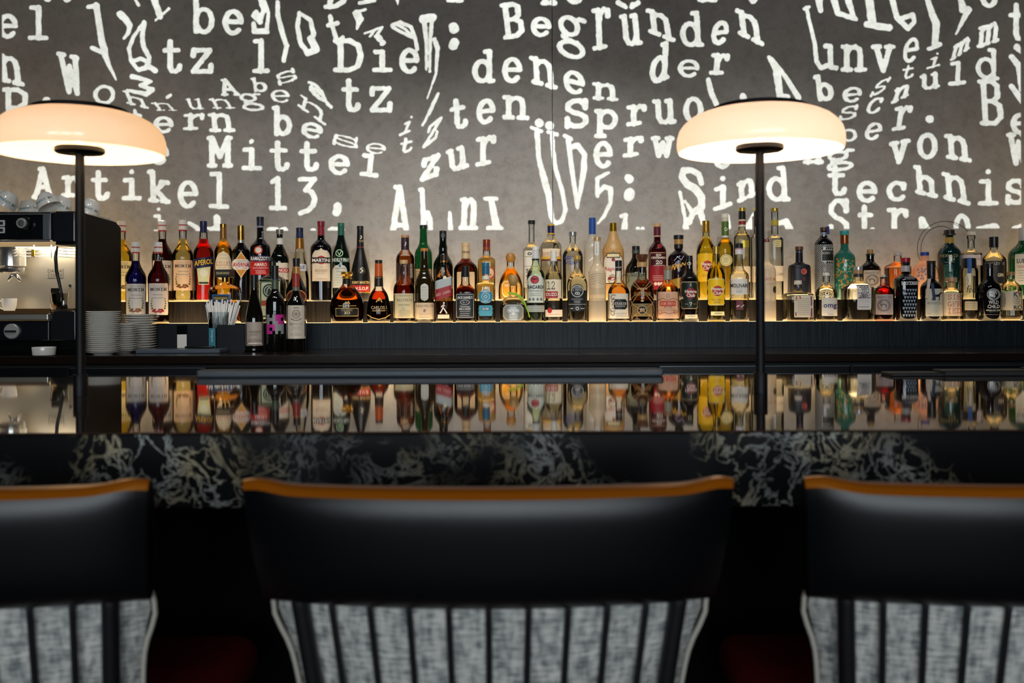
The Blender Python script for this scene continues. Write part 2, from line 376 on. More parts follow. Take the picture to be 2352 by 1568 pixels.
def marble():
    m, n, l = newmat('black_marble'); b = n['Principled BSDF']
    tc = n.new('ShaderNodeTexCoord')
    def vein(scale, dist, w, detail):
        t = n.new('ShaderNodeTexNoise'); t.inputs['Scale'].default_value = scale; t.inputs['Detail'].default_value = detail
        t.inputs['Roughness'].default_value = 0.62; t.inputs['Distortion'].default_value = dist
        l.new(tc.outputs['Object'], t.inputs['Vector'])
        a = n.new('ShaderNodeMath'); a.operation = 'SUBTRACT'; a.inputs[1].default_value = 0.5; l.new(t.outputs[0], a.inputs[0])
        b_ = n.new('ShaderNodeMath'); b_.operation = 'ABSOLUTE'; l.new(a.outputs[0], b_.inputs[0])
        m_ = n.new('ShaderNodeMapRange'); m_.inputs[1].default_value = 0.0; m_.inputs[2].default_value = w; m_.inputs[3].default_value = 1.0; m_.inputs[4].default_value = 0.0
        l.new(b_.outputs[0], m_.inputs[0]); return m_
    v1, v2 = vein(13, 1.2, 0.024, 4), vein(32, 0.8, 0.034, 3)
    cr = n.new('ShaderNodeMath'); cr.operation = 'MAXIMUM'; l.new(v1.outputs[0], cr.inputs[0]); l.new(v2.outputs[0], cr.inputs[1])
    pn = n.new('ShaderNodeTexNoise'); pn.inputs['Scale'].default_value = 7.0; pn.inputs['Detail'].default_value = 3
    l.new(tc.outputs['Object'], pn.inputs['Vector'])
    cp = n.new('ShaderNodeValToRGB'); cp.color_ramp.elements[0].position = 0.44; cp.color_ramp.elements[1].position = 0.70
    l.new(pn.outputs[0], cp.inputs[0])
    mu = n.new('ShaderNodeMath'); mu.operation = 'MULTIPLY'; l.new(cr.outputs[0], mu.inputs[0]); l.new(cp.outputs[0], mu.inputs[1])
    cn = n.new('ShaderNodeTexNoise'); cn.inputs['Scale'].default_value = 11; l.new(tc.outputs['Object'], cn.inputs['Vector'])
    cc = n.new('ShaderNodeValToRGB'); cc.color_ramp.elements[0].position = 0.42; cc.color_ramp.elements[0].color = (0.33, 0.34, 0.32, 1)
    cc.color_ramp.elements[1].position = 0.62; cc.color_ramp.elements[1].color = (0.46, 0.39, 0.24, 1); l.new(cn.outputs[0], cc.inputs[0])
    fm = n.new('ShaderNodeMix'); fm.data_type = 'RGBA'; fm.inputs[6].default_value = (0.004, 0.0052, 0.006, 1)
    l.new(mu.outputs[0], fm.inputs[0]); l.new(cc.outputs[0], fm.inputs[7]); l.new(fm.outputs[2], b.inputs['Base Color'])
    b.inputs['Roughness'].default_value = 0.22; b.inputs['Specular IOR Level'].default_value = 0.16
    return m
CONC = concrete()
# the concrete wall behind the bottles: two cast panels with the thin joint between them
SEAM = P(1269, 300, WALL_Y).x
tag(box('wall_back', -4.2, 4.2, WALL_Y+0.03, WALL_Y+0.2, 0, 3.4, plain('2a2826', 0.9)), kind='structure')
wall = bpy.data.objects['wall_back']
box('panel', -4.2, SEAM-0.0011, WALL_Y, WALL_Y+0.03, 0, 3.4, CONC, wall, 0.0008, 1)
box('panel', SEAM+0.0011, 4.2, WALL_Y, WALL_Y+0.03, 0, 3.4, CONC, wall, 0.0008, 1)
def floor_mat():
    m, n, l = newmat('dark_floor'); b = n['Principled BSDF']
    t = n.new('ShaderNodeTexNoise'); t.inputs['Scale'].default_value = 6
    cr = n.new('ShaderNodeValToRGB'); cr.color_ramp.elements[0].color = (0.006, 0.005, 0.005, 1); cr.color_ramp.elements[1].color = (0.02, 0.016, 0.014, 1)
    l.new(t.outputs[0], cr.inputs[0]); l.new(cr.outputs[0], b.inputs['Base Color']); b.inputs['Roughness'].default_value = 0.55
    return m
tag(box('floor', -4.2, 4.2, -3.8, 4.4, -0.1, 0.0, floor_mat()), kind='structure')
tag(box('ceiling', -4.2, 4.2, -3.8, 4.4, 3.2, 3.4, plain('16151a', 0.9)), kind='structure')
tag(box('wall_left', -4.4, -4.2, -3.8, 4.4, 0, 3.4, plain('2b2826', 0.9)), kind='structure')
tag(box('wall_right', 4.2, 4.4, -3.8, 4.4, 0, 3.4, plain('2b2826', 0.9)), kind='structure')
# window wall behind the camera: piers, sill and lintel round four openings
wm = plain('2b2826', 0.9)
pv = []
edges = [-4.2]
for wx in WINX: edges += [wx-0.6, wx+0.6]
edges.append(4.2)
for i in range(0, len(edges), 2): pv.append(geo_box(edges[i], edges[i+1], WIN_Y-0.2, WIN_Y, 0.9, 2.8))
pv.append(geo_box(-4.2, 4.2, WIN_Y-0.2, WIN_Y, 0, 0.9)); pv.append(geo_box(-4.2, 4.2, WIN_Y-0.2, WIN_Y, 2.8, 3.4))
v, f = join(pv); tag(mk('wall_front', v, f, wm), kind='structure')
for i, wx in enumerate(WINX):
    fr = [geo_box(wx-0.6, wx-0.55, WIN_Y-0.015, WIN_Y+0.03, 0.9, 2.8), geo_box(wx+0.55, wx+0.6, WIN_Y-0.015, WIN_Y+0.03, 0.9, 2.8),
          geo_box(wx-0.55, wx+0.55, WIN_Y-0.015, WIN_Y+0.03, 0.9, 0.96), geo_box(wx-0.55, wx+0.55, WIN_Y-0.015, WIN_Y+0.03, 2.74, 2.8),
          geo_box(wx-0.2, wx-0.17, WIN_Y-0.015, WIN_Y+0.03, 0.96, 2.74), geo_box(wx+0.17, wx+0.2, WIN_Y-0.015, WIN_Y+0.03, 0.96, 2.74)]
    v, f = join(fr); tag(mk(f'window_{i+1}', v, f, plain('101214', 0.5)), kind='structure')

# added unseen baffle: keeps window light off the upper concrete wall
tag(box('light_baffle_1', -4.2, 4.2, -1.75, -1.6, 2.0, 3.2, plain('16151a', 0.9)), kind='structure')

# ------------------------------------------------------------------ projected typewriter text: the projector's slide
# one letter per entry, in the wall's own plan (x right, y down; 1 unit = WALL_Y/FPX metres):  char x0 y0 x1 y1 [shear slope halfstroke]
WALLTXT = """
e -6 31 41 89|l 63 12 113 92|t 372 91 419 169|z 437 110 491 169|l 577 89 621 168|n -10 122 59 199 -6 12|W 128 118 196 222 -12 10|P 3 201 64 290|. 98 220 115 237
o 214 195 265 240 0 0 6|h 279 207 345 250 -10 12 5|n 345 236 410 254 -12 0 4|u 424 227 471 251 -6 0 4.5|n 476 227 543 249 -10 0 4.5|g 545 213 613 255 -14 0 4.5|e 620 206 669 236 -5 0 5
A 492 181 555 220 -14 0 5.5|b 574 179 615 211 -4 0 5.5|s 631 158 685 195 -8 -12 5.5|a 699 177 766 250 -14 34 5.5|n 681 217 757 287 6 44 5
t 782 181 829 258|z 848 198 902 258|t 298 250 328 300|e 352 267 399 306 0 0 7|r 417 260 470 299 0 -2 7|n 475 260 543 303 -4 0 7|b 623 243 671 312|e 691 278 743 321 2 6 7|s 763 306 824 342 2 12 5|e 839 327 888 355 2 3 5
i 915 261 960 313 16 -10 5|n 968 196 1018 291 22 -40 5|z 970 266 1018 341 14 -22 5|t 913 313 953 354 6 -6 6|t 1030 223 1076 300 -4 -6|e 1093 225 1139 287 2 -3|n 1152 218 1218 276 0 2
e 340 330 389 378|M 473 312 537 385|i 553 319 603 391|t 618 323 666 394|t 686 325 733 394|e 754 354 804 402|l 824 351 875 408 4 4|z 963 351 1014 417 6 -12|u 1022 332 1079 398 -4 -12|r 1090 308 1140 383 0 -8
A 71 383 126 457|r 138 403 184 453|t 207 391 253 461|i 278 389 327 460|k 336 389 394 468 -2 4|e 408 414 456 479|l 477 394 528 480 0 2|1 616 405 661 483|3 682 406 730 495|, 763 464 785 497
A 884 424 952 570 0 0 8|h 960 430 1002 600 -6 0 8|n 1051 453 1104 529 4 0 8|i 350 476 382 535 -4 0 6|b 436 -10 493 78|e 511 21 560 81|t 744 29 795 108 -16 -6 7.5
D 741 -50 805 21 6 -4|l 820 -70 865 11 0 -6 6|D 763 88 836 166 0 0 8|i 853 95 903 166|e 917 110 964 170|B 1146 2 1206 91 -8 -6|e 1219 38 1267 85|g 1279 28 1349 142 0 14|r 1355 14 1406 116 -4 -6|ü 1418 4 1478 108 -8 -4|n 1482 19 1553 97 -6 20|d 1559 25 1619 108 -4 0|e 1631 45 1677 106 6 -4|n 1687 19 1757 106 -6 26
d 1084 113 1139 191|e 1153 131 1200 191|n 1214 128 1283 206 -4 14|e 1293 158 1345 221 -2 8|n 1358 189 1424 232 0 4|d 1491 92 1543 196 4 -14|e 1557 136 1607 178 0 0 6.5|r 1627 122 1677 172 4 0
S 1297 226 1352 295 0 0 8|p 1363 250 1420 317|r 1436 238 1486 290 0 -4|u 1497 226 1556 287 -2 -2|o 1569 222 1616 283|e 1363 324 1408 387|r 1428 311 1479 362 0 -6|w 1493 313 1551 362|e 1636 328 1682 388|n 1843 310 1894 377
i 1637 398 1684 485 0 -12|n 1689 403 1741 465 -2 -16|d 1757 381 1818 463 -4 0|n 1929 102 1993 165|v 1999 102 2058 166|e 2071 84 2114 147 8 -4 6.5|i 2127 117 2170 159 10 -8 5|m 2180 78 2237 140 8 -28 5|m 2242 45 2301 111 4 -16 6
t 2067 146 2105 183 8 -4 5|b 1866 172 1917 232 -6 0|e 1934 198 1981 237 2 -3 6|s 1997 176 2048 223 18 -12 4.5|n 2044 188 2098 238 8 -18 6|u 2110 165 2162 209 0 -8 6.5|l 2176 138 2223 197 2 -4 6.5|d 2241 108 2297 185 0 4 6.5
s 1925 240 1973 278 8 -6 5|c 1987 221 2030 265 8 -8 5.5|r 2047 240 2097 301 6 -6 6.5|. 2125 260 2145 282|o 1930 296 1969 325 0 0 6|e 1984 278 2029 325 6 -6 6|B 2243 182 2306 288 -6 0|e 2321 259 2366 309|v 2038 318 2093 380 2 -8|o 2106 305 2154 366|n 2167 307 2234 373 -4 8|w 2309 305 2372 380 -4 0
g 1898 340 1965 396 0 -6 5.5|t 1899 380 1946 450|e 1967 415 2016 466|c 2036 415 2082 463|h 2096 378 2156 455 -4 10|n 2161 395 2231 472 -4 14|i 2245 389 2295 472|s 2309 410 2356 470|S 1902 456 1951 550|t 1968 470 2010 545|r 2033 477 2087 545|o 2189 491 2230 560|t 2315 8 2362 94
T 100 -60 118 4|U 138 -60 170 6|n 1024 -60 1066 6|n 1241 -40 1282 12|O 1295 -60 1345 10|n 1600 -60 1650 5|O 1715 -60 1745 9|o 2251 -30 2292 18
"""
# drawn-out and smeared letters: half-stroke start, half-stroke end, points
WALLPOLY = [
(2,4,[(308,-6),(318,12)]), (8,7,[(352,-6),(368,38)]), (3,3,[(358,46),(388,20)]),
(5,5,[(203,16),(224,13)]), (7,8,[(221,12),(233,90),(240,116)]), (5,6,[(211,110),(236,120)]), (8,2,[(238,116),(250,150),(267,183)]),
(8,8,[(276,32),(288,44)]), (8,3,[(288,44),(299,58),(294,76),(285,88)]),
(4,6,[(331,50),(306,85),(296,112),(301,140),(318,161),(338,154),(343,132),(329,106),(327,80),(331,54)]), (5,5,[(303,140),(322,135),(342,142)]), (6,6,[(338,150),(356,162)]),
(6,4,[(303,175),(347,187)]), (4,6,[(347,187),(322,196),(350,206),(337,216)]), (6,3,[(337,216),(292,207)]), (4,4,[(384,223),(392,219)]),
(8,4,[(599,-4),(606,22),(600,44)]), (4,6,[(600,44),(588,26),(582,36),(598,50)]), (5,7,[(583,54),(584,72),(612,72)]), (3,5,[(606,-4),(617,30),(612,70)]),
(5,6,[(638,5),(638,35),(649,78)]), (6,5,[(649,78),(658,105),(652,140)]),
(5,6,[(688,30),(683,60),(690,98),(706,122)]), (7,8,[(706,122),(727,114)]), (9,8,[(725,112),(714,88)]), (5,6,[(716,92),(720,76)]), (6,4,[(720,80),(713,46),(690,31)]),
(3,3,[(812,30),(840,22)]), (10,9,[(820,32),(826,44)]), (8,3,[(826,44),(820,66)]),
(2.5,2.5,[(838,77),(878,62)]), (3,3,[(850,84),(862,68)]), (3,3,[(862,84),(876,66)]), (7,7,[(870,86),(873,90)]), (5,5,[(876,94),(882,98)]),
(4,5,[(901,58),(920,51),(944,62),(954,88),(958,112)]), (4,3,[(902,62),(922,74),(946,86)]), (3,3,[(905,54),(930,66),(948,84)]),
(10,9,[(972,44),(994,40)]), (6,3,[(974,46),(980,100),(979,160)]), (5,3,[(992,46),(988,100),(987,164)]), (5,6,[(998,90),(1005,112)]), (5,1.5,[(1005,112),(1001,170),(981,227)]),
(11,11,[(1042,62),(1043,66)]), (11,11,[(1044,98),(1041,104)]),
(5,1,[(912,-6),(914,12)]),
(10,10,[(1238,282),(1239,283)]), (10,10,[(1262,288),(1263,289)]), (4,4,[(1221,293),(1244,301)]), (4,4,[(1259,303),(1280,309)]),
(6,6,[(1233,298),(1237,360),(1248,406)]), (8,6,[(1246,398),(1260,448),(1267,500)]), (5,5,[(1267,500),(1276,513),(1290,508),(1299,482),(1292,441),(1276,386),(1270,344),(1268,304)]),
(5,5,[(1297,312),(1312,319)]), (6,5,[(1305,316),(1312,380),(1326,474)]), (6,7,[(1308,338),(1327,334),(1342,354),(1341,390)]), (7,3,[(1341,390),(1333,440),(1326,478)]),
(4,5,[(1397,397),(1372,410),(1372,450)]), (4,6,[(1374,444),(1388,428),(1403,434)]), (6,3,[(1403,434),(1402,465),(1388,496),(1374,512)]),
(10,10,[(1444,409),(1446,411)]), (12,12,[(1446,444),(1444,450)]),
(6,9,[(1611,421),(1606,401),(1588,391),(1570,391),(1566,406),(1578,423),(1598,434)]), (9,8,[(1598,434),(1611,452),(1611,475),(1597,486)]), (4,4,[(1562,442),(1570,484),(1578,524)]), (3,8,[(1574,462),(1592,490),(1582,510)]), (8,6,[(1606,478),(1616,512)]), (7,7,[(1580,505),(1574,520)]),
(5,6,[(1767,132),(1785,168)]), (9,8,[(1785,170),(1792,222)]), (4,7,[(1772,134),(1804,176),(1834,224)]), (6,6,[(1792,220),(1810,222)]),
(6,6,[(1627,184),(1634,214),(1646,240)]), (8,8,[(1707,222),(1708,224)]),
(4,6,[(1852,17),(1861,56),(1872,103),(1875,140),(1886,156),(1903,150)]), (6,6,[(1896,106),(1907,106),(1908,154),(1920,156)]), (4,4,[(1848,20),(1858,16)]),
(9,6,[(1880,-6),(1885,24)]), (8,5,[(1914,-6),(1924,30),(1966,44)]), (8,5,[(1946,-6),(1962,42)]),
(9,10,[(1996,-6),(2003,50)]), (8,8,[(1992,56),(2042,64)]), (7,6,[(2048,-6),(2060,40),(2086,66)]), (5,6,[(2086,66),(2100,50),(2096,34),(2066,44)]),
(6,9,[(2129,-6),(2140,30),(2150,52)]), (9,7,[(2150,52),(2150,70),(2147,104)]), (5,5,[(2134,112),(2160,102)]),
(6,9,[(2206,-6),(2212,22)]), (8,2,[(2224,22),(2210,50),(2196,78)]),
(6,9,[(2323,130),(2340,150),(2349,204)]), (6,8,[(2323,198),(2352,236)]), (8,4,[(2336,108),(2346,120)]),
(4,7,[(1033,488),(1036,540)]), (5,5,[(1115,456),(1140,456)]), (7,9,[(1128,458),(1136,500),(1140,520)]), (6,6,[(1122,524),(1150,524)]),
(4,7,[(434,512),(452,522),(460,534)]), (8,8,[(498,500),(500,536)]), (5,5,[(476,526),(500,524)]),
(7,7,[(618,529),(634,528)]), (9,9,[(648,532),(654,530)]), (7,7,[(719,531),(720,531)]), (10,9,[(762,530),(784,532)]),
(4,8,[(1437,494),(1434,524)]), (5,5,[(1428,496),(1438,494)]), (4,4,[(1464,525),(1466,525)]), (4,4,[(1475,525),(1477,525)]),
(3,9,[(1732,490),(1722,516)]), (6,6,[(1716,522),(1740,524)]), (5,9,[(1790,512),(1806,508),(1814,526)]), (4,4,[(1672,496),(1675,522)]),
(8,13,[(2118,504),(2124,528)]), (6,12,[(2246,526),(2284,524)]), (7,9,[(2330,526),(2350,522)]),
(6,5,[(1420,6),(1437,16)]), (6,5,[(1466,6),(1450,16)]),
]
random.seed(7); np.random.seed(7)
ST = 1.7; GX0, GX1, GY0, GY1 = -14.0, 2366.0, -14.0, 540.0
gx = np.arange(GX0, GX1+ST, ST); gy = np.arange(GY0, GY1+ST, ST)
SD = np.full((len(gy), len(gx)), 30.0)
rag = np.random.rand(len(gy)+4, len(gx)+4)-0.5
rag = sum(rag[i:i+len(gy), j:j+len(gx)] for i in range(4) for j in range(4))/4.0*1.5
def seg_sdf(x0, y0, x1, y1, r0, r1):
    m = max(r0, r1)+9
    ia = max(int((min(x0, x1)-m-GX0)/ST), 0); ib = min(int((max(x0, x1)+m-GX0)/ST)+2, len(gx))
    ja = max(int((min(y0, y1)-m-GY0)/ST), 0); jb = min(int((max(y0, y1)+m-GY0)/ST)+2, len(gy))
    if ib <= ia or jb <= ja: return
    X, Y = np.meshgrid(gx[ia:ib], gy[ja:jb])
    dx, dy = x1-x0, y1-y0; L = max(dx*dx+dy*dy, 1e-9)
    t = np.clip(((X-x0)*dx+(Y-y0)*dy)/L, 0, 1)
    d = np.hypot(X-x0-t*dx, Y-y0-t*dy)-(r0+(r1-r0)*t)
    SD[ja:jb, ia:ib] = np.minimum(SD[ja:jb, ia:ib], d)
for ent in WALLTXT.replace('\n', '|').split('|'):
    p = ent.split(' ')
    if len(p) < 5: continue
    ch = p[0]; x0, y0, x1, y1 = map(float, p[1:5]); ex = [float(q) for q in p[5:]]
    shx = ex[0] if len(ex) > 0 else 0.0; slo = ex[1] if len(ex) > 1 else 0.0; hw = ex[2]*0.86 if len(ex) > 2 else 6.5
    if ch in '.,': hw = min(x1-x0, y1-y0)*0.42
    pls = G[ch]; xs = [q[0] for pl in pls for q in pl]; ys = [q[1] for pl in pls for q in pl]
    a0, a1, b0, b1 = min(xs), max(xs), min(ys), max(ys)
    W0 = (x1-x0)-abs(shx); H0 = (y1-y0)-abs(slo)
    rv = hw*min(max(W0/44, .5), 1.0); rh = hw*min(max(H0/64, .36), .8)      # thin the bars of squeezed letters
    if ch in '.,': rv = rh = hw
    W = max(W0-2*rv, 1); H = max(H0-2*rh, 1)
    def mp_(q):
        u = (q[0]-a0)/max(a1-a0, 1e-6); v = (q[1]-b0)/max(b1-b0, 1e-6)
        X = x0+rv+u*W+(shx*v if shx >= 0 else -shx*(1-v))
        Y = y0+rh+(1-v)*H+(slo*u if slo >= 0 else -slo*(1-u))
        return X, Y
    for pl in pls:
        q = [mp_(z) for z in pl]
        for (xa, ya), (xb, yb) in zip(q[:-1], q[1:]):
            c_ = abs(xb-xa)/max(math.hypot(xb-xa, yb-ya), 1e-6); r = rv*(1-c_*c_)+rh*c_*c_
            seg_sdf(xa, ya, xb, yb, r, r)
for r0, r1, pts in WALLPOLY:
    n_ = len(pts)-1
    for i in range(n_):
        seg_sdf(*pts[i], *pts[i+1], r0+(r1-r0)*i/n_, r0+(r1-r0)*(i+1)/n_)
SD = SD + rag
# the projected picture stops on a level line just above the bottles
cut = (gy[:, None]-(531.5-0.0030*gx[None, :]))
SD = np.maximum(SD, cut)
SD[0, :] = SD[-1, :] = 5; SD[:, 0] = SD[:, -1] = 5
def slide_pt(x, y):
    w = P(x, y, WALL_Y); t = (SLIDE_Y-PROJ.y)/(WALL_Y-PROJ.y)
    return (PROJ.x+(w.x-PROJ.x)*t, SLIDE_Y, PROJ.z+(w.z-PROJ.z)*t)
def build_slide():
    V, F = [], []; idx = {}
    def vert(key, x, y):
        if key not in idx:
            idx[key] = len(V); V.append(slide_pt(x, y))
        return idx[key]
    ins = SD > 0
    ny, nx = SD.shape
    for j in range(ny-1):
        full = ins[j, :-1] & ins[j, 1:] & ins[j+1, :-1] & ins[j+1, 1:]
        none = ~(ins[j, :-1] | ins[j, 1:] | ins[j+1, :-1] | ins[j+1, 1:])
        i = 0
        while i < nx-1:
            if full[i]:
                k = i
                while k < nx-1 and full[k]: k += 1
                F.append((vert((j, i), gx[i], gy[j]), vert((j, k), gx[k], gy[j]), vert((j+1, k), gx[k], gy[j+1]), vert((j+1, i), gx[i], gy[j+1])))
                i = k; continue
            if not none[i]:
                cs = [(j, i), (j, i+1), (j+1, i+1), (j+1, i)]; poly = []
                for q in range(4):
                    a, b = cs[q], cs[(q+1) % 4]; va, vb = SD[a], SD[b]
                    if va > 0: poly.append(vert(a, gx[a[1]], gy[a[0]]))
                    if (va > 0) != (vb > 0):
                        t = va/(va-vb); e = (min(a, b), max(a, b))
                        poly.append(vert(e, gx[a[1]]+(gx[b[1]]-gx[a[1]])*t, gy[a[0]]+(gy[b[0]]-gy[a[0]])*t))
                if len(poly) >= 3: F.append(tuple(poly))
            i += 1
    return V, F
root = thing('projector', PROJ+Vector((0, -0.1, -0.16)), 'black slide projector under the ceiling throwing typewritten text', 'projector')
sv, sf = build_slide()
mk('slide', sv, sf, plain('050505', 0.9), root)
# slide mount and housing
a_, b_ = slide_pt(GX0+2, GY0+2), slide_pt(GX1-4, GY1-4)
hx = max(abs(a_[0]), abs(b_[0]))
blk = plain('0a0a0b', 0.6)
v, f = join([geo_box(-hx-0.3, a_[0]+0.0005, SLIDE_Y-0.003, SLIDE_Y+0.003, 2.55, 3.15), geo_box(b_[0]-0.0005, hx+0.3, SLIDE_Y-0.003, SLIDE_Y+0.003, 2.55, 3.15),
             geo_box(-hx-0.01, hx+0.01, SLIDE_Y-0.003, SLIDE_Y+0.003, a_[2]-0.0005, 3.15), geo_box(-hx-0.01, hx+0.01, SLIDE_Y-0.003, SLIDE_Y+0.003, 2.55, b_[2]+0.0005)])
mk('slide_mount', v, f, blk, root)
v, f = join([geo_box(-hx-0.3, hx+0.3, PROJ.y-0.15, SLIDE_Y, 2.54, 2.55), geo_box(-hx-0.3, hx+0.3, PROJ.y-0.15, SLIDE_Y, 3.15, 3.16),
             geo_box(-hx-0.31, -hx-0.3, PROJ.y-0.15, SLIDE_Y, 2.55, 3.15), geo_box(hx+0.3, hx+0.31, PROJ.y-0.15, SLIDE_Y, 2.55, 3.15),
             geo_box(-hx-0.3, hx+0.3, PROJ.y-0.16, PROJ.y-0.15, 2.54, 3.16)])
mk('housing', v, f, blk, root)
box('ceiling_bracket', -0.05, 0.05, PROJ.y-0.05, PROJ.y+0.05, 3.16, 3.2, blk, root)

# ------------------------------------------------------------------ bar counter, back counter, shelf tiers
ZT = 1.10; ZB = 1.075
MARB = marble(); WOOD = dark_wood(); WOOD2 = dark_wood('07080a', '15181b', 0.4)
def bartop():
    """polished stone of the counter: brown-black with a clear gloss"""
    m, n, l = newmat('polished_stone'); b = n['Principled BSDF']
    t = n.new('ShaderNodeTexNoise'); t.inputs['Scale'].default_value = 5; t.inputs['Detail'].default_value = 6
    cr = n.new('ShaderNodeValToRGB'); cr.color_ramp.elements[0].color = (0.02, 0.012, 0.009, 1); cr.color_ramp.elements[1].color = (0.06, 0.036, 0.026, 1)
    l.new(t.outputs[0], cr.inputs[0]); l.new(cr.outputs[0], b.inputs['Base Color'])
    b.inputs['Roughness'].default_value = 0.035; b.inputs['IOR'].default_value = 1.6
    return m
bar = thing('bar_counter', (0, 1.5, 0), 'long bar counter with polished top and black veined marble edge', 'bar counter')
box('countertop', -3.6, 3.6, 1.13, 2.01, 1.0975, 1.10, bartop(), bar, 0.001, 1)
box('marble_apron', -3.6, 3.6, 1.132, 1.99, 1.01, 1.0975, MARB, bar, 0.002, 2)
box('front_panel', -3.6, 3.6, 1.46, 1.95, 0.0, 1.01, plain('040404', 0.8, 0, 0, .1), bar)
box('foot_rail', -3.6, 3.6, 1.36, 1.39, 0.2, 0.23, plain('1a1a1a', 0.35, 1.0), bar, 0.006)
rx0, rx1 = P(470, 850, 2.03).x, P(1515, 850, 2.03).x
rl = box('bar_mat_rail', rx0, rx1, 1.975, 2.008, 1.1, 1.1155, plain('3c4a55', 0.45), None, 0.004); recentre(rl)
tag(rl, 'long slate-grey rail lying on the back edge of the bar counter', 'rail')
pts = [(P(x, y, 1.99).x, 1.985, 1.1+h) for x, y, h in ((2030, 850, .004), (2150, 848, .009), (2352, 846, .013), (2600, 846, .016))]
rr = mk('service_mat', *join([geo_box(pts[i][0], pts[i+1][0], 1.95, 2.008, 1.1, (pts[i][2]+pts[i+1][2])/2, 0.0015, 1) for i in range(3)]), plain('070707', 0.5)); recentre(rr)
tag(rr, 'black rubber service mat on the back edge of the counter at the right', 'mat')

BK0 = 3.32
bk = thing('back_counter', (0, 3.7, 0), 'black back counter with drawers under the bottle shelves', 'counter')
box('worktop', -3.6, 3.6, BK0, WALL_Y-0.001, 1.045, ZB, plain('1d1511', 0.16, 0, 0.3), bk, 0.003)
box('carcass', -3.6, 3.6, BK0+0.05, WALL_Y-0.001, 0.0, 1.045, plain('060607', 0.6), bk)
dx = [-3.6, P(150, 850, BK0).x, P(470, 850, BK0).x, P(1000, 850, BK0).x, P(1515, 850, BK0).x, P(1960, 850, BK0).x, 3.6]
for i in range(6):
    dr_ = box('drawer', dx[i]+0.002, dx[i+1]-0.002, BK0+0.03, BK0+0.05, 0.80, 1.03, WOOD2 if i == 0 else plain('0a0d10', 0.3), bk, 0.002)
    if i in (1, 4, 5):
        box('handle_strip', dx[i]+0.004, dx[i+1]-0.004, BK0+0.02, BK0+0.03, 1.0295, 1.0315, plain('8a9096', 0.3, 1.0), dr_)
        box('handle_strip', dx[i]+0.004, dx[i+1]-0.004, BK0+0.02, BK0+0.03, 1.0025, 1.0045, plain('8a9096', 0.3, 1.0), dr_)

D1, D2 = 3.87, 4.065            # bottle rows
F0, F1 = 3.785, 3.955           # front tier from its fascia to the riser
Z1 = P(1500, 740, F0).z; Z2 = P(1500, 689, F1).z
TX0 = -3.6
sh = thing('bottle_shelf', (0.8, 3.9, ZB), 'two-tier black oak bottle shelf with lit glowing tops', 'shelf')
seams = [TX0, P(705, 770, F0).x, P(1330, 770, F0).x, P(2040, 770, F0).x, 3.6]
for i in range(4):
    box('fascia_panel', seams[i]+0.0002, seams[i+1]-0.0002, F0, F0+0.018, ZB, Z1+0.002, WOOD if i else WOOD2, sh, 0.0008, 1)
for i in range(4):
    box('riser_panel', seams[i]+0.0002, seams[i+1]-0.0002, F1, F1+0.018, Z1, Z2+0.0005, dark_wood('15110d', '2c241b', 0.45), sh, 0.0008, 1)
LED = emit((1.0, 0.68, 0.32), 5.0); LED1 = emit((1.0, 0.66, 0.29), 4.0)
box('light_panel', TX0, 3.6, F0+0.0185, F1, Z1-0.012, Z1, LED1, sh)
box('light_panel', TX0, 3.6, F1+0.0185, WALL_Y-0.0012, Z2-0.012, Z2, LED, sh)

# ------------------------------------------------------------------ bottles
ROWS = {'F': (D1, Z1), 'R': (D2, Z2), 'W': (3.60, ZB)}
ROWGROUP = {'F': 'bottles on the lower shelf tier', 'R': 'bottles on the upper shelf tier', 'W': 'wine bottles on the back counter'}
def round_prof(pts, rad):
    """cut the corners of a (y,hw) outline with small curves"""
    out = [pts[0]]
    for i in range(1, len(pts)-1):
        a, b, c = np.array(pts[i-1], float), np.array(pts[i], float), np.array(pts[i+1], float)
        la, lc = np.linalg.norm(a-b), np.linalg.norm(c-b)
        ra, rc = min(rad, la*0.48), min(rad, lc*0.48)
        if la < 1e-6 or lc < 1e-6: continue
        p, q = b+(a-b)/la*ra, b+(c-b)/lc*rc
        for t in (0, .25, .5, .75, 1):
            out.append(tuple((1-t)**2*p+2*t*(1-t)*b+t*t*q))
    out.append(pts[-1])
    return out
class Surf:
    def __init__(s, x, d, zb, prof, n, dr):
        s.x, s.d, s.zb, s.n, s.dr, s.sc = x, d, zb, n, dr, d/FPX
        s.ys = np.array([p[0] for p in prof]); s.hs = np.array([p[1] for p in prof]); s.hm = s.hs.max()
        s.cx = P(x, 690, d).x
        s.phi = math.atan2(s.cx, d) if n < 3.0 else 0.0      # round bottles stand turned with their label to the room's middle
        s.y0 = HY - (x-CX)*ROLL     # row of the picture where z = CAMZ at this x
    def z(s, y): return CAMZ+(s.y0-y)*s.sc
    def R(s, y): return float(np.interp(y, s.ys, s.hs))
    def pt(s, x, y, off):
        r = s.R(y); nn, dd = s.n, s.dr
        if nn > 2.0: nn = 2.0+(nn-2.0)*min(max((r/s.hm-0.55)/0.45, 0), 1)
        dd = 1.0+(dd-1.0)*min(max((r/s.hm-0.3)/0.7, 0), 1)
        xx = max(min(x, .985*r), -.985*r)
        de = max(r**nn-abs(xx)**nn, 0)**(1/nn)*dd
        # offset outward along the section's own normal
        gx_ = abs(xx/r)**(nn-1)*(1 if xx >= 0 else -1); gy_ = (de/(r*dd))**(nn-1)/dd if de > 0 else 0
        L = math.hypot(gx_, gy_) or 1
        lx, ly = xx*s.sc+off*gx_/L, -de*s.sc-off*gy_/L
        c, q = math.cos(s.phi), math.sin(s.phi)
        return (s.cx+lx*c+ly*q, s.d-lx*q+ly*c, s.z(y))
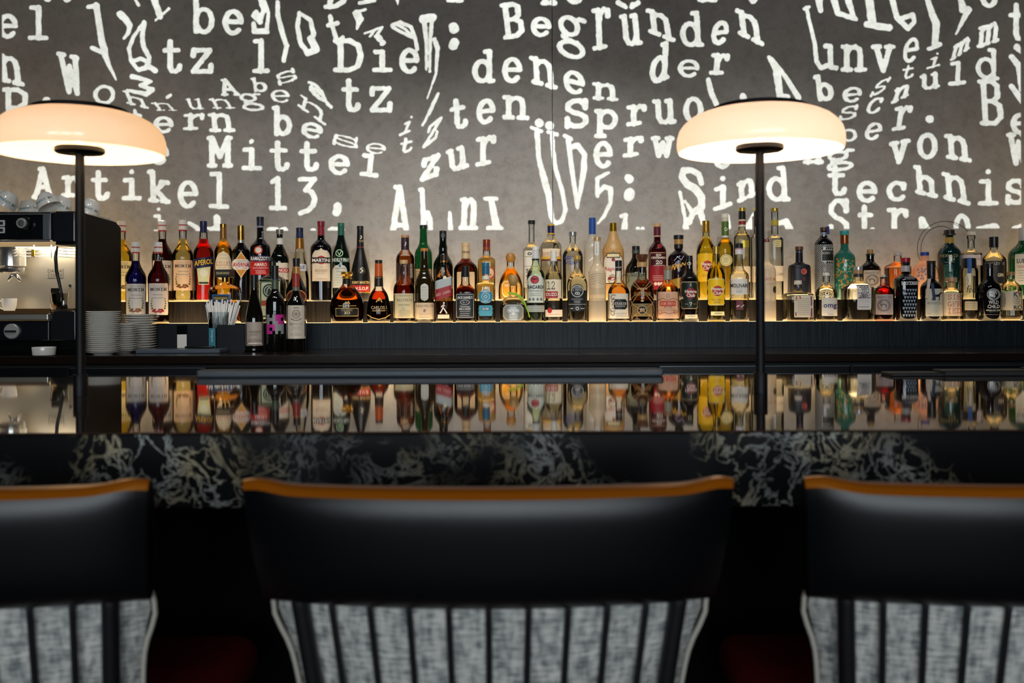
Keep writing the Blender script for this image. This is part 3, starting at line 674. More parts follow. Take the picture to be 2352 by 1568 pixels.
def label_rows(shape, y0, y1, hw, k=0.0):
    """extent of a paper label on each of its rows"""
    rows = []
    N = 14
    for i in range(N+1):
        t = i/N; y = y0+(y1-y0)*t
        if shape == 'rect': w = hw*(0.96 if i in (0, N) else 1)
        elif shape == 'oval': w = hw*math.sqrt(max(1-(2*t-1)**2, 0.0004))
        elif shape == 'diamond': w = hw*max(1-abs(2*t-1), 0.02)
        elif shape == 'arch': 
            h = min(hw, (y1-y0)*0.45); yy = y-y0
            w = hw*math.sqrt(max(1-(1-min(yy/h, 1))**2, 0.0009))
        elif shape == 'trap': w = hw*(1-0.28*t)
        elif shape == 'pill':
            h = hw; yy = min(y-y0, y1-y); w = hw*math.sqrt(max(1-(1-min(yy/h, 1))**2, 0.0009))
        elif shape == 'scallop': w = hw*(1-0.12*abs(math.sin(3*math.pi*t)))*(0.8 if i in (0, N) else 1)
        elif shape == 'oct':
            c = 0.22; e = min(t, 1-t)/c; w = hw*(0.72+0.28*min(e, 1))
        else: w = hw
        rows.append((y, w))
    if shape in ('oval', 'diamond', 'arch', 'pill'):
        pass
    return rows
def patch(S, shape, y0, y1, hw, dx=0.0, off=0.0003, tilt=0.0):
    rows = label_rows(shape, y0, y1, hw); M = 12
    V, F = [], []
    for y, w in rows:
        for j in range(M+1):
            x = dx+w*(2*j/M-1)
            V.append(S.pt(x, y+tilt*(x-dx), off))
    for i in range(len(rows)-1):
        for j in range(M):
            a = i*(M+1)+j
            F.append((a, a+M+1, a+M+2, a+1))
    return V, F
def put_text(S, s, dx, yc, w, h, font, off, tilt=0.0, vert=False):
    V2, F, asp = text_geo(s, font)
    V = []
    for u, v in V2:
        if vert: X, Y = dx-v*h, yc-u*w     # reads bottom to top
        else: X, Y = dx+u*w, yc-v*h
        if vert == 'down': X, Y = dx+v*h, yc+u*w
        V.append(S.pt(X, Y+tilt*(X-dx), off))
    return V, F
def put_poly(S, polys, off):
    V, F = [], []
    qs = []
    for pl in polys:
        w = max(p[0] for p in pl)-min(p[0] for p in pl)
        if len(pl) == 4 and w > 1.6:      # wide marks follow the curve of the glass in narrow strips
            # edges a-b and d-c are the left and right ends
            a, b, c, d = [np.array(p) for p in pl]
            if abs((b-a)[0])+abs((c-d)[0]) > abs((d-a)[0])+abs((c-b)[0]): a, b, c, d = b, c, d, a
            k = int(w/1.2)+1
            for i in range(k):
                t0, t1 = i/k, (i+1)/k
                qs.append([tuple(a+(d-a)*t0), tuple(b+(c-b)*t0), tuple(b+(c-b)*t1), tuple(a+(d-a)*t1)])
        else: qs.append(pl)
    for pl in qs:
        o = len(V); V += [S.pt(x, y, off) for x, y in pl]; F.append(tuple(range(o, o+len(pl))))
    return V, F
def stroke_polys(pts, hw):
    out = []
    for (x0, y0), (x1, y1) in zip(pts[:-1], pts[1:]):
        L = math.hypot(x1-x0, y1-y0) or 1e-6; nx, ny = -(y1-y0)/L*hw, (x1-x0)/L*hw
        out.append([(x0+nx, y0+ny), (x0-nx, y0-ny), (x1-nx, y1-ny), (x1+nx, y1+ny)])
    return out
def ring_polys(cx, cy, r, hw, n=22, ry=None):
    ry = ry or r
    return [[(cx+(r+a)*math.cos(t), cy+(ry+a)*math.sin(t)) for a, t in ((hw, t0), (-hw, t0), (-hw, t1), (hw, t1))] for t0, t1 in ((2*math.pi*i/n, 2*math.pi*(i+1)/n) for i in range(n))]
SURF = {}
def B(label, x, row, prof, glass='clear', liq=None, caps=(), L=(), T=(), D=(), n=2.0, dr=1.0, rad=5.0, dd=0.0, name='bottle'):
    d, zb = ROWS[row]; d += dd
    sc = d/FPX
    yb = HY-(x-CX)*ROLL - (zb-CAMZ)/sc
    prof = [(y, h) for y, h in prof]
    base_hw = prof[-1][1]
    pr = round_prof(prof[:] + [(yb, base_hw)] if prof[-1][0] < yb-1 else prof[:-1]+[(yb, base_hw)], rad)
    S = Surf(x, d, zb, pr, n, dr)
    root = thing(name, (S.cx, d, zb), label, 'bottle', ROWGROUP[row])
    # outline in metres, bottom to top, with a rounded heel
    pm = [(S.z(y), h*sc) for y, h in pr][::-1]
    heel = min(0.004, pm[0][1]*0.15)
    pm = [(zb+0.0003, pm[0][1]-heel), (zb+heel*0.4, pm[0][1]-heel*0.3), (zb+heel*1.2, pm[0][1])]+[p for p in pm if p[0] > zb+heel*1.3]
    kw = dict(n=n, dr=dr, nround=0.55, seg=32, M=Matrix.Rotation(-S.phi, 4, 'Z'))
    C = (S.cx, d, 0)
    opaque = False
    if glass == 'clear': gm = thin_glass('f4f6f4')
    elif glass.startswith('tint:'): gm = thin_glass(glass[5:])
    elif glass.startswith('frost:'): gm = frosted(glass[6:]); opaque = True
    elif glass.startswith('matte:'): gm = plain(glass[6:], 0.38); opaque = True
    else: gm = plain(glass, 0.06, 0, 0.6); opaque = True
    body = lathe('glass_body', pm, C, gm, root, ct=True, **kw)
    if liq and not opaque:
        lc, yf = liq
        zf = S.z(yf)
        lp = [(zb+0.0085, max(pm[0][1]-0.003, 0.004))]+[(z, r-0.0016) for z, r in pm if zb+0.012 < z < zf]
        lp.append((zf, S.R(yf)*sc-0.0016))
        lathe('liquid', lp, C, liquid(lc, 1.2), root, **kw)
        lathe('thick_base', [(zb+0.0012, pm[0][1]-0.001), (zb+0.003, pm[2][1]-0.0012), (zb+0.0078, pm[2][1]-0.0016)], C, frosted('fff0cf'), root, **kw)
    for cp in caps:
        nm, cpr, cc = cp[0], cp[1], cp[2]
        metal = cp[3] if len(cp) > 3 else 0.0
        ys = [q[0] for q in cpr]
        pz = [(S.z(y), h*sc) for y, h in cpr][::-1]
        b_ = min(0.0012, abs(pz[0][0]-pz[-1][0])*0.2)
        pz = [(pz[0][0], pz[0][1]-b_*0.5)]+[(pz[0][0]+b_*0.5, pz[0][1])]+pz[1:-1]+[(pz[-1][0]-b_, pz[-1][1]), (pz[-1][0], pz[-1][1]-b_)]
        if cc.startswith('g:'): cm = thin_glass(cc[2:])
        else: cm = plain(cc, 0.28 if metal else 0.42, metal, 0.2)
        lathe(nm, pz, C, cm, root, seg=24)
    lo = 0.0004; last = body
    for lb in L:
        shp, y0, y1, hw, cc = lb[:5]; dx = lb[5] if len(lb) > 5 else 0; tl = lb[6] if len(lb) > 6 else 0; metal = lb[7] if len(lb) > 7 else 0
        v, f = patch(S, shp, y0, y1, hw, dx, lo, tl)
        o = mk('label', v, f, plain(cc, 0.45 if not metal else 0.3, metal), root, smooth=True)
        last = o; lo += 0.00035
    for nm, polys, cc in D:
        v, f = put_poly(S, polys, lo)
        mk(nm, v, f, plain(cc, 0.45), last)
    lo += 0.0005
    for t in T:
        s, dx, yc, w, h, cc = t[:6]; font = t[6] if len(t) > 6 else 'b'; tl = t[7] if len(t) > 7 else 0; vt = t[8] if len(t) > 8 else False
        v, f = put_text(S, s, dx, yc, w, h, font, lo, tl, vt)
        mk('lettering', v, f, plain(cc, 0.45), last)
    SURF[label] = (root, S)
    return root, S
def lines(x0, x1, y0, y1, k, hw=0.45, jit=True):
    """rows of small print"""
    rnd = random.Random(int(x0*7+y0*13+k)); out = []
    for i in range(k):
        y = y0+(y1-y0)*(i/(k-1) if k > 1 else 0.5); x = x0+rnd.random()*(x1-x0)*0.15
        while x < x1:
            w = 1.0+rnd.random()*2.4
            if x+w > x1: break
            out.append([(x, y-hw), (x, y+hw), (x+w, y+hw), (x+w, y-hw)]); x += w+0.7
    return out
def disc_poly(cx, cy, rx, ry=None, n=20):
    ry = ry or rx
    return [(cx+rx*math.cos(2*math.pi*i/n), cy+ry*math.sin(2*math.pi*i/n)) for i in range(n)]
K = 'cap'
def syrup(label, x, row, y0, liqc, lab, extra=(), ly=None, tsub=None):
    # tall ribbed syrup bottle with white cap and two red bands
    o = y0-505
    ly = ly or (598+o, 667+o)
    sub = [('lettering', 0)]
    D = [('cap_print', [], 'c33')] if False else []
    D = [('small_print', lines(-14, 14, ly[0]+4, ly[0]+7, 2, .4)+lines(-12, 12, ly[0]+26, ly[0]+33, 2, .8), '9c8f86'),
         ('botanical_print', [disc_poly(a, ly[1]-9+b, 3.2, 2.4, 8) for a, b in ((-11, 0), (-6, 2), (-1, 1), (4, 2), (9, 0), (-8, -3), (2, -3), (7, -3))], extra or '7a4a2a'),
         ('leaf_print', [disc_poly(s_*(15-abs(k-2)*.8), ly[1]-15-k*5.5, 2.0-.2*k, 2.6-.25*k, 7) for s_ in (-1, 1) for k in range(5)], '5d6a44')]
    T = [('MONIN', 0, ly[0]+13.5, 34, 7, '1d1a18', 'F')]
    r, S = B(label, x, row, [(530+o, 8.5), (549+o, 8), (560+o, 11), (578+o, 21), (586+o, 23.5), (597+o, 23.5), (600+o, 22.8), (670+o, 22.8), (674+o, 23.5), (690+o, 23)], 'clear', (liqc, 548+o),
      caps=[(K, [(y0, 8.6), (y0+11, 9.2)], 'eae6e0'), ('cap_band', [(y0+11, 9.4), (y0+13, 9.4)], 'b3202c'), ('cap_skirt', [(y0+13, 9.3), (y0+23, 9.5)], 'e6dfd8'), ('cap_band', [(y0+23, 9.7), (y0+25.5, 9.7)], 'b3202c')],
      L=[('rect', ly[0], ly[1], 20.5, lab)], T=T, D=D)
    return r, S
syrup('tall syrup bottle of yellow syrup half hidden by the coffee machine', 280, 'R', 507, 'f2c41c', 'e8d9a0', '6b5a2a')
syrup('white-capped syrup bottle filled with deep blue syrup behind the saucers', 312, 'F', 556, '10106e', 'd9d3cc', '8a5a3a', (652, 722))
syrup('white-capped syrup bottle of dark crimson syrup in front of its brown twin', 364, 'F', 556, '4a0712', 'e6d8cd', 'a02028', (651, 723))
syrup('tall syrup bottle of dark brown-red syrup behind the crimson one', 373.5, 'R', 506, '3a0f0a', 'd8cbbf', '5a2a1a')
syrup('tall syrup bottle of pale golden syrup with peach label and brown plant print', 420.5, 'R', 505, 'f3dc7a', 'ecc9a2', '7a4a1e')
# red aperitif
B('bright red aperitif bottle with navy cap and slanted navy band label', 468, 'R', [(533,8.5),(549,9.5),(558,11),(570,19),(580,22.5),(612,23.5),(650,22),(690,23)], 'clear', ('e01010', 549),
  caps=[(K,[(508,8.3),(521,8)],'161c4a'),('neck_foil',[(521,7.8),(534,8)],'1d2452')],
  L=[('trap',612,654,15,'cfd6a8'),('rect',592,615,21.5,'121c4a',0,-.16),('oval',618,636,9,'dfe3cf'),('rect',648,652,10,'1c2024')],
  T=[('APEROL',0,603,38,12,'f2c21e','b',-.16)])
B('yellow aperitif bottle with gold cap and cream oval label with red letters', 513.5, 'R', [(547,7.6),(554,8),(564,15),(575,20),(690,20)], 'tint:f3e9b0', ('f0b21a', 555),
  caps=[(K,[(514,7.8),(523,7.4)],'b98f3e',1),('neck_foil',[(523,7.4),(548,7.8)],'a97c44',.6)],
  L=[('oval',577,646,18,'efe0c0')], T=[('LILLET',0,606,31,8.5,'b0262c','f'),('BLANC',-2,615,16,3,'8a7a60','f')], D=[('small_print',lines(-9,9,586,594,2),'b09a70')])
B('black herbal liqueur bottle with gold cap and gold diamond label', 554, 'R', [(558,7.6),(563,10),(576,20.5),(690,20.3)], '0c0b0c', None,
  caps=[(K,[(518,8.6),(533,8.2)],'c9a04a',1),('neck_foil',[(533,8.2),(551,8)],'b8903e',1),('neck_band',[(551,8),(558,7.8)],'c9c4b8',.6)],
  L=[('diamond',578,639,20,'e9cf95'),('diamond',582,635,17.5,'cf8f2e'),('oct',596,620,19,'efe9e0')],
  T=[('AVERNA',0,608.5,35,9.5,'b01c22','b'),('AMARO',0,600,18,3.2,'3a3430','f'),('SICILIANO',0,616.5,22,3.2,'3a3430','f')])
B('square amber almond liqueur bottle with big black square stopper behind the straws', 517, 'F', [(637,7.5),(648,7),(652,12),(658,27),(666,32),(745,31.5)], 'clear', ('d8862a', 690), n=6, rad=6,
  caps=[('neck_seal',[(636,7),(648,7.2)],'c59a45',1)],
  L=[('rect',676,694,20,'2f5f9c'),('rect',679,691,17,'14161c')], T=[('DISARONNO',0,685,31,6.5,'d9b860','b')])
r_, S_ = SURF['square amber almond liqueur bottle with big black square stopper behind the straws']
zt, zb_ = S_.z(619), S_.z(637)
stp = box('cap', S_.cx-18*S_.sc, S_.cx+18*S_.sc, S_.d-.03, S_.d+.03, zb_, zt, plain('14130f', .4), r_, .003)
v, f = text_geo('DISARONNO', 'b')[:2]
mk('lettering', [(S_.cx+a*30*S_.sc, S_.d-.0306, S_.z(627.5)+b*6*S_.sc) for a, b in v], f, plain('d9c48a'), stp)
B('tall navy-capped bitter bottle with round red seal and wide red label', 598.5, 'R', [(520,8),(548,8),(556,14),(564,22),(572,23),(690,22.8)], '0b0b10', None,
  caps=[(K,[(498,8.6),(508,8.2)],'14182c'),('neck_foil',[(508,8.2),(519,8)],'1a1f3a'),('neck_band',[(519,8.2),(523,8.2)],'8f93ac')],
  L=[('oval',566,585,9.3,'cf4a2e',-4.5),('oval',569,582,6.6,'e8dccf',-4.5),('rect',588,601,22,'232a52'),('rect',601,632,22,'b5161f')],
  T=[('RAMAZZOTTI',0,594.5,40,8.5,'f2efe8','b'),('AMARO',0,608,27,8,'f4e6dc','b'),('FELSINA RAMAZZOTTI',0,616,32,3,'f4e6dc','s'),('ITALIA',4,540,18,4,'c9c9d2','s',0,True)],
  D=[('small_print',lines(-12,12,622,628,3),'f0d8d0')])
B('dark green anise bottle with silver-grey cap and white label', 643, 'R', [(538,7),(563,7),(572,12),(590,20),(598,21),(690,20.8)], '0a0d0a', None,
  caps=[(K,[(527,8.6),(537,8.6)],'8f8d88',.6),('neck_foil',[(537,6.8),(564,7.4)],'e4e2dc')],
  L=[('rect',604,642,20,'d8d2c6'),('rect',616,626,20.3,'b3242a')], T=[('PERNOD',0,621,34,7,'f4efe6','b')], D=[('small_print',lines(-11,11,630,640,4),'7d7468')])
B('square dark green herbal liqueur bottle with ornate green framed label', 626, 'F', [(625,7.6),(630,8),(634,18),(641,27),(650,29),(745,29)], '060d08', None, n=6, rad=5,
  caps=[(K,[(600,8.3),(625,7.8)],'0f1a12')],
  L=[('rect',641,732,24,'c9c59a'),('rect',645,728,21,'3d5a36'),('rect',649,724,18,'d2cfb0'),('oval',652,684,15,'20382a'),('rect',690,702,18,'b04a22')],
  D=[('emblem',ring_polys(0,668,11,.9)+stroke_polys([(-6,674),(-4,664),(0,660),(4,664),(6,674)],1),'c9d2b0'),('small_print',lines(-14,14,706,720,4),'5a5a40')])
B('clear conical liqueur bottle with navy and gold neck', 689, 'R', [(571,9.5),(576,10.2),(600,14),(640,20.5),(690,21.5)], 'clear', ('faf6e8', 578),
  caps=[(K,[(523,8.3),(533,8.1)],'131b38'),('neck_foil',[(533,8),(547,8.6)],'1c2c52'),('gold_collar',[(547,9.3),(571,10)],'c08a3e',.7)],
  L=[('rect',606,622,15,'d8d6dc',0,.05)], T=[('us',5,614,10,8,'3a4078','i')])
B('black cream liqueur bottle with gold neck label behind the red-capsuled wine', 681, 'F', [(628,8.2),(632,9),(646,15),(664,23.5),(745,23.5)], '0c0a09', None,
  caps=[(K,[(593,8.4),(607,8)],'15151a'),('neck_foil',[(607,8),(612,8)],'1b1a20'),('neck_label',[(612,8.4),(628,8.6)],'b58748',.3)],
  L=[('oval',664,700,22,'b98a50'),('oval',666.5,698,20,'5a1d16')])
# wines on the back counter
B('burgundy wine bottle with black capsule and plain beige label', 584, 'W', [(660,7.6),(670,8),(690,12),(715,18),(732,20),(806,20)], '0d0c08', None,
  caps=[('capsule',[(631,8.2),(648,7.8),(661,8)],'151517')], L=[('rect',739,793,19.5,'b3a598'),('oval',776,794,17,'a08f82')],
  D=[('small_print',lines(-14,14,760,762,2,.7),'8a7b6c'),('small_print',lines(-17,17,787.5,787.5,1,1.5),'f1ebe2'),('small_print',lines(-10,10,766,769,2)+lines(-6,6,791,791,1),'7d6d60')])
B('wine bottle with black capsule and pink and grey pixel pattern label', 632, 'W', [(640,7.6),(664,7.8),(672,11),(682,18),(690,20.8),(806,20.8)], '0a0c0a', None,
  caps=[('capsule',[(610,8.4),(625,8),(640,8.2)],'14161a'),('neck_band',[(640,8.3),(643,8.3)],'39424a'),('neck_label',[(643,8.1),(665,8.2)],'4a5748')],
  D=[('pixel_print_grey',[[(a*6.3-19,722+b*7.4),(a*6.3-19,729.4+b*7.4),(a*6.3-12.7,729.4+b*7.4),(a*6.3-12.7,722+b*7.4)] for a,b in ((0,0),(2,0),(0,1),(1,1),(2,1),(0,2),(2,2),(3,2),(3,4),(4,3),(5,3),(3,3),(4,4),(5,4),(3,5),(5,5))],'8f9091'),
     ('pixel_print_pink',[[(a*6.3-19,722+b*7.4),(a*6.3-19,729.4+b*7.4),(a*6.3-12.7,729.4+b*7.4),(a*6.3-12.7,722+b*7.4)] for a,b in ((3,0),(4,0),(5,0),(4,1),(3,1),(5,2),(4,2),(0,3),(1,3),(2,3),(0,4),(2,4),(0,5),(1,5))],'c02a8c')])
B('red-capsuled wine bottle with large cream crested label', 680, 'W', [(660,7.6),(669,8),(680,12),(692,18.5),(701,22),(806,22)], '0b0a07', None,
  caps=[('capsule',[(628,8.3),(643,7.9),(659,8.3)],'9c3226'),('neck_band',[(659,8.3),(668,8.2)],'6b6a62')],
  L=[('rect',701,777,21.8,'d3c8b4')], T=[('BROLIO',0,743,28,5.4,'6b4038','f'),('RICASOLI',0,767.5,24,4,'5b5048','f')],
  D=[('crest',ring_polys(0,721,8,.8,18,9)+ring_polys(0,721,5,.6,12)+stroke_polys([(-4,709),(-5,705),(-2,708),(0,704),(2,708),(5,705),(4,709)],.6)+stroke_polys([(-11,731),(-4,735),(4,735),(11,731)],.9)+[disc_poly(0,721,2.5)],'7a5a48'),('small_print',lines(-13,13,750,753,2)+lines(-17,17,756,757,1,.3)+lines(-3,3,762,763,1),'8d8172')])
# vermouths
B('black vermouth bottle with red cap and tall cream arched label', 738, 'R', [(541,8),(550,8.4),(556,15),(564,22.5),(572,24.5),(690,24)], '0b0a0c', None,
  caps=[(K,[(508,8.6),(520,8.2)],'7a1a26'),('neck_foil',[(520,7.6),(542,8)],'8c1f30')],
  L=[('arch',571,646,20,'d8c7ae'),('arch',574,643,18,'e2d2ba'),('oval',588,608,10,'bf2a26'),('rect',592,605,21,'17130f')],
  T=[('MARTINI',0,598.5,38,8,'f3efe6','b'),('ROSSO',0,622.5,25,6.5,'a08060','s'),('UNO',0,614,7,2.6,'9a7a5a','s')], D=[('small_print',lines(-9,9,629,629,1)+lines(-16,16,641,641,1,.4),'9a8468')])
B('dark green vermouth bottle with green cap and pale arched label', 784, 'R', [(541,8),(546,8.4),(560,12),(580,18.5),(594,20.3),(690,20)], '0a1510', None,
  caps=[(K,[(512,8),(520,7.8)],'1c6b50'),('neck_foil',[(520,7.4),(541,7.8)],'1f5d4c')],
  L=[('rect',592,603,19.8,'1d4a33'),('arch',607,661,16,'cdcfc4',-3)], T=[('NOILLY PRAT',0,597.5,37,8,'eef0ea','b'),('VERMOUTH',-3,617,24,3.4,'5a665c','f'),('FRANCE',-3,624,15,3,'5a665c','f')],
  D=[('emblem',ring_polys(-4,582,7.5,1)+stroke_polys([(-8,578),(-4,587),(0,578)],1),'a8c79c'),('small_print',lines(-14,8,632,655,5),'8b948b'),('emblem',[disc_poly(-3,611,3)],'44708c')])
B('matte black cognac bottle with gold round seal and red band', 828, 'R', [(538,7.6),(568,8),(580,10.5),(605,17),(630,22),(655,23),(675,22.3),(690,21.5)], 'matte:0c0c0a', None, rad=10,
  caps=[(K,[(519,7.8),(528,7.6)],'161618'),('neck_foil',[(528,7.4),(567,8.2)],'121214'),('neck_band',[(567,8.5),(568.5,8.6)],'a02226')],
  L=[('rect',655,670,22.6,'b3221c'),('oval',613.5,630.5,8.3,'3a382e',3),('rect',670.5,673,22.4,'c9a648',0,0,.8)], T=[('REMY MARTIN',1,649,37,6.5,'d9be7c','b'),('V.S.O.P',3,662.5,27,7.5,'f1ece0','b'),('VSOP',2,554,9,5,'d8c48c','s')],
  D=[('emblem',stroke_polys([(0,627),(6,622),(0,618),(5,615)],1.1)+stroke_polys([(0,549),(3,545),(1,541)],1.2),'d9d2b4')])
B('round amber decanter with gold stopper and black nameplate', 797, 'F', [(640,9),(652,10),(657,13),(664,22),(676,31),(692,37.5),(710,39.3),(726,38.3),(745,36)], 'clear', ('8a3c08', 661), dr=.72, rad=12,
  caps=[('stopper',[(624,13),(630,13.4),(634,10),(640,11.5)],'c08f35',.8),('collar',[(640,9.6),(652,10.4)],'1a1510')],
  L=[('rect',707,726,25.5,'b9a25a'),('rect',708.3,724.7,24.5,'15120e')], T=[('COGNAC',0,711.5,25,4.5,'cdb56a','f'),('XO',0,718,13,6,'e2cf90','F')],
  D=[('emblem',stroke_polys([(-6,698),(-2,693),(0,697),(3,692),(6,698)],1)+lines(-20,20,702,702,1,.8),'c9aa58')])
B('bell-shaped brandy bottle with orange foil neck and black cap', 870, 'F', [(657,9.5),(662,11),(674,20),(690,24),(712,27.6),(726,27.6),(745,25)], 'clear', ('6a1a06', 668), rad=8, dr=.85,
  caps=[(K,[(597,8.6),(605,8.4)],'17171a'),('neck_foil',[(605,8.6),(618,9),(635,9.3)],'c4561a'),('collar',[(635,9.6),(658,10.4)],'241a10')],
  T=[('CARLOS I',0,706,34,7,'d8c190','s')], D=[('emblem',stroke_polys([(-6,694),(-2,688),(1,691),(0,684),(4,687),(7,694)],1.2),'d9a548'),('small_print',lines(-16,16,712,714,2)+lines(-7,7,638,655,4,1)+stroke_polys([(-26,722),(-15,729),(0,733),(15,729),(26,722)],.8),'c9a96a')])
# whiskies
B('whisky bottle with cork stopper and large cream paper label', 928, 'F', [(606,8.5),(612,8),(622,10),(632,9.5),(642,13),(654,22),(664,24.5),(745,24.3)], 'clear', ('a04a10', 655), rad=6,
  caps=[('cork_stopper',[(597,9),(606,8.8)],'c9a874')],
  L=[('rect',674,730,23.8,'d9c9a0')], T=[('BALVENIE',1,689,34,5.5,'4a3f30','f'),('DOUBLEWOOD',0,700,25,3.4,'5a4d3a','f'),('12',-2,708,7,4.5,'5a4d3a','f')], D=[('small_print',lines(-16,16,678,680,2)+lines(-14,16,713,726,5),'8d7e60')])
B('amber whisky bottle with wooden cap and dark purple neck label', 931, 'R', [(573,9),(578,12),(586,19),(594,21),(690,21)], 'clear', ('a8521a', 588),
  caps=[('wooden_cap',[(540,9.3),(546,9.3)],'b58a5a'),('neck_label',[(546,9.2),(573,9.4)],'33202c')],
  L=[('rect',605,640,10,'2a1a18',-12),('rect',605,640,9,'3a2420',12)], T=[('TULLAMORE DEW',13,622,32,5,'e0d4c4','s',0,True)], D=[('emblem',stroke_polys([(-1,565),(2,560),(1,556)],1),'d9cfc0')])
B('bright green whisky bottle with black-green cap', 973, 'R', [(526,8.4),(550,8.8),(558,9.5),(566,13),(576,19),(584,20.4),(690,20)], '0f4a22', None,
  caps=[(K,[(517,9),(526,8.8)],'14261c')], L=[('rect',618,646,19.5,'b8a07a')], D=[('small_print',lines(-16,-8,624,640,4,.6)+lines(8,16,624,640,4,.6),'5a4a34')])
B('dark olive whisky bottle with orange cork and pale oblong seal above cream label', 975, 'F', [(577,7.8),(600,8.2),(608,10),(616,9.5),(626,12),(640,19),(650,21.7),(745,21.7)], '201a08', None,
  caps=[('cork_stopper',[(570,8.6),(577,8.6)],'b8752c'),('neck_foil',[(577,7),(592,7.6)],'4a4a44'),('neck_label',[(617,9.9),(626,11.9)],'8a7a30')],
  L=[('pill',651,691,8.8,'c9c6bc'),('rect',695,733,21.5,'dcc3a2')], T=[('LAGAVULIN',0,702,37,5,'3a302a','f'),('8',0,713,5,7,'8c2a22','F')], D=[('small_print',lines(-6,6,660,686,5,.5),'9c988c'),('small_print',lines(-13,13,721,728,2),'9d8a70')])
B('black-green bottle with bulbed neck behind the slanted red label whisky', 1018, 'R', [(548,8.2),(560,8.2),(568,10.4),(576,9.8),(584,10.5),(594,17),(604,22),(614,22.8),(690,22)], '080d0a', None,
  caps=[(K,[(530,8.3),(548,8.3)],'131716')], D=[('emblem',ring_polys(0,541,3.5,.5,12),'7b8580')])
B('square clear whisky bottle with slanted red label', 1020, 'F', [(602,8),(618,8.6),(628,13),(637,19.5),(644,20.3),(745,20.3)], 'clear', ('b8601e', 636), n=5,
  caps=[(K,[(585,8.2),(602,8)],'2a1d10'),('neck_band',[(598,8.5),(602,8.5)],'b8903e',1)],
  L=[('rect',640,668,19.5,'aeb4b2',0,-.3),('rect',660,685,20,'9c2328',0,-.3),('rect',722,731,13,'e6d2b4')], T=[('RED LABEL',0,673,34,5.5,'f0e0d4','f',-.3)],
  D=[('striding_figure',stroke_polys([(1,698),(-1,706),(3,711),(8,720)],1.3)+stroke_polys([(-1,706),(-4,713),(-8,719)],1.3)+stroke_polys([(4,702),(-2,701),(-5,705)],1)+[disc_poly(1,695.5,2)],'efe8dc'),('emblem',[disc_poly(3,638,4)],'d8d2a0')])
B('wide shouldered amber whisky bottle with cream neck label', 1070, 'R', [(594,9.5),(599,13),(608,23),(618,27.5),(690,27.3)], 'clear', ('7a2c08', 596),
  caps=[('cork_stopper',[(557,9.3),(566,9.6)],'d2b48a'),('neck_label',[(566,9.4),(594,9.6)],'d6b88a')], L=[('rect',625,665,20,'d2b894')], T=[('CHIVAS',0,579,15,5,'4a3a28','b')])
B('square whiskey bottle with black cap and ornate black label', 1069, 'F', [(636,9.4),(648,9.5),(655,12),(662,20),(668,22),(745,22)], 'clear', ('8a3a0a', 657), n=6, rad=4,
  caps=[(K,[(610,8.4),(622,9),(636,10.2)],'141416')],
  L=[('rect',673,731,21.2,'131517')], T=[('JACK DANIEL\'S',0,684,34,7.5,'e4e2dc','b'),('No.7',0,694,9,4.5,'e4e2dc','f'),('Tennessee',0,703.5,22,4.5,'e4e2dc','i'),('WHISKEY',0,709.5,26,4.5,'e4e2dc','F')],
  D=[('scrollwork',ring_polys(0,694,10,.6,18,5.5)+stroke_polys([(-19,676),(19,676),(19,728),(-19,728),(-19,676)],.5)+lines(-13,13,715,724,3,.6),'b9b8b2')])
B('gold tequila bottle with red-brown neck foil and round red label', 1118, 'R', [(576,8.5),(588,8.6),(591,14),(596,19.5),(600,20),(690,19.8)], 'clear', ('ecb04a', 592), n=4, rad=3,
  caps=[(K,[(550,8.8),(560,8.6)],'8c3f24',.4),('neck_foil',[(560,8.6),(567,8.6)],'7a1f24'),('neck_foil',[(567,8.6),(576,8.8)],'94502e',.3)],
  L=[('oval',612,642,14,'b04a3a',6),('oval',616,638,10.5,'d9b890',6)], T=[('LA',8,632,8,6,'8c2a20','b',-.3)])
B('silver tequila bottle with blue cap and round blue label', 1116, 'F', [(630,8),(643,8.4),(647,14),(652,21),(657,22),(745,22)], 'clear', ('f8f2e0', 650), n=3.5, rad=3,
  caps=[(K,[(603,8.8),(613,8.6)],'1f6c8c'),('neck_foil',[(613,8.6),(630,8.8)],'1c6080'),('neck_label',[(633,8.4),(642,8.7)],'e0dcd0')],
  L=[('oval',664.5,697.5,16.2,'2f86a0'),('oval',672,690,9.5,'cfe0e0'),('oval',673,689,8.5,'3a8ca6'),('scallop',701,725,16.5,'4796ac'),('rect',706,712,9.5,'1f5c74')],
  T=[('OLMECA',0,669,20,4,'e9f0ee','b'),('TEQUILA',0,693,20,4,'e9f0ee','b'),('SILVER',0,709,15,4,'e9f0ee','b')], D=[('emblem',ring_polys(0,681,4,.8,4),'d4e4e4')])
B('orange-gold round tequila bottle with ball cork at the back', 1173, 'R', [(602,9),(614,8.5),(620,12),(632,20),(648,26),(664,28),(690,28)], 'clear', ('f09a12', 617), n=2.6, rad=8,
  caps=[('cork_ball',[(580,3),(583,8.5),(590,11.5),(596,11),(602,8.5)],'a8752e')],
  L=[('oct',645,682,20,'e6ca90'),('oct',647.5,679.5,18,'e89a22')], T=[('PATRON',0,656,26,6,'f6e6b8','b')])
B('squat clear tequila bottle with ball cork and green ribbon', 1179, 'F', [(655,9),(676,8),(681,14),(687,23),(697,29.5),(710,31),(745,30.3)], 'clear', ('faf8ee', 684), n=2.6, rad=8,
  caps=[('cork_ball',[(630,3),(633,8.5),(640,11.3),(648,11),(656,8.5)],'a5824a')],
  L=[('oct',699,735,23,'c8c8c0',0,0,.4),('oct',701,733,21,'9a9c94',0,0,.3)], T=[('PATRON',0,713,25,7,'f4f4ec','b'),('SILVER',0,706,11,3,'f4f4ec','s')], D=[('small_print',lines(-10,10,722,729,3,.7)+[disc_poly(0,720,4,3)],'e8e8e0')])
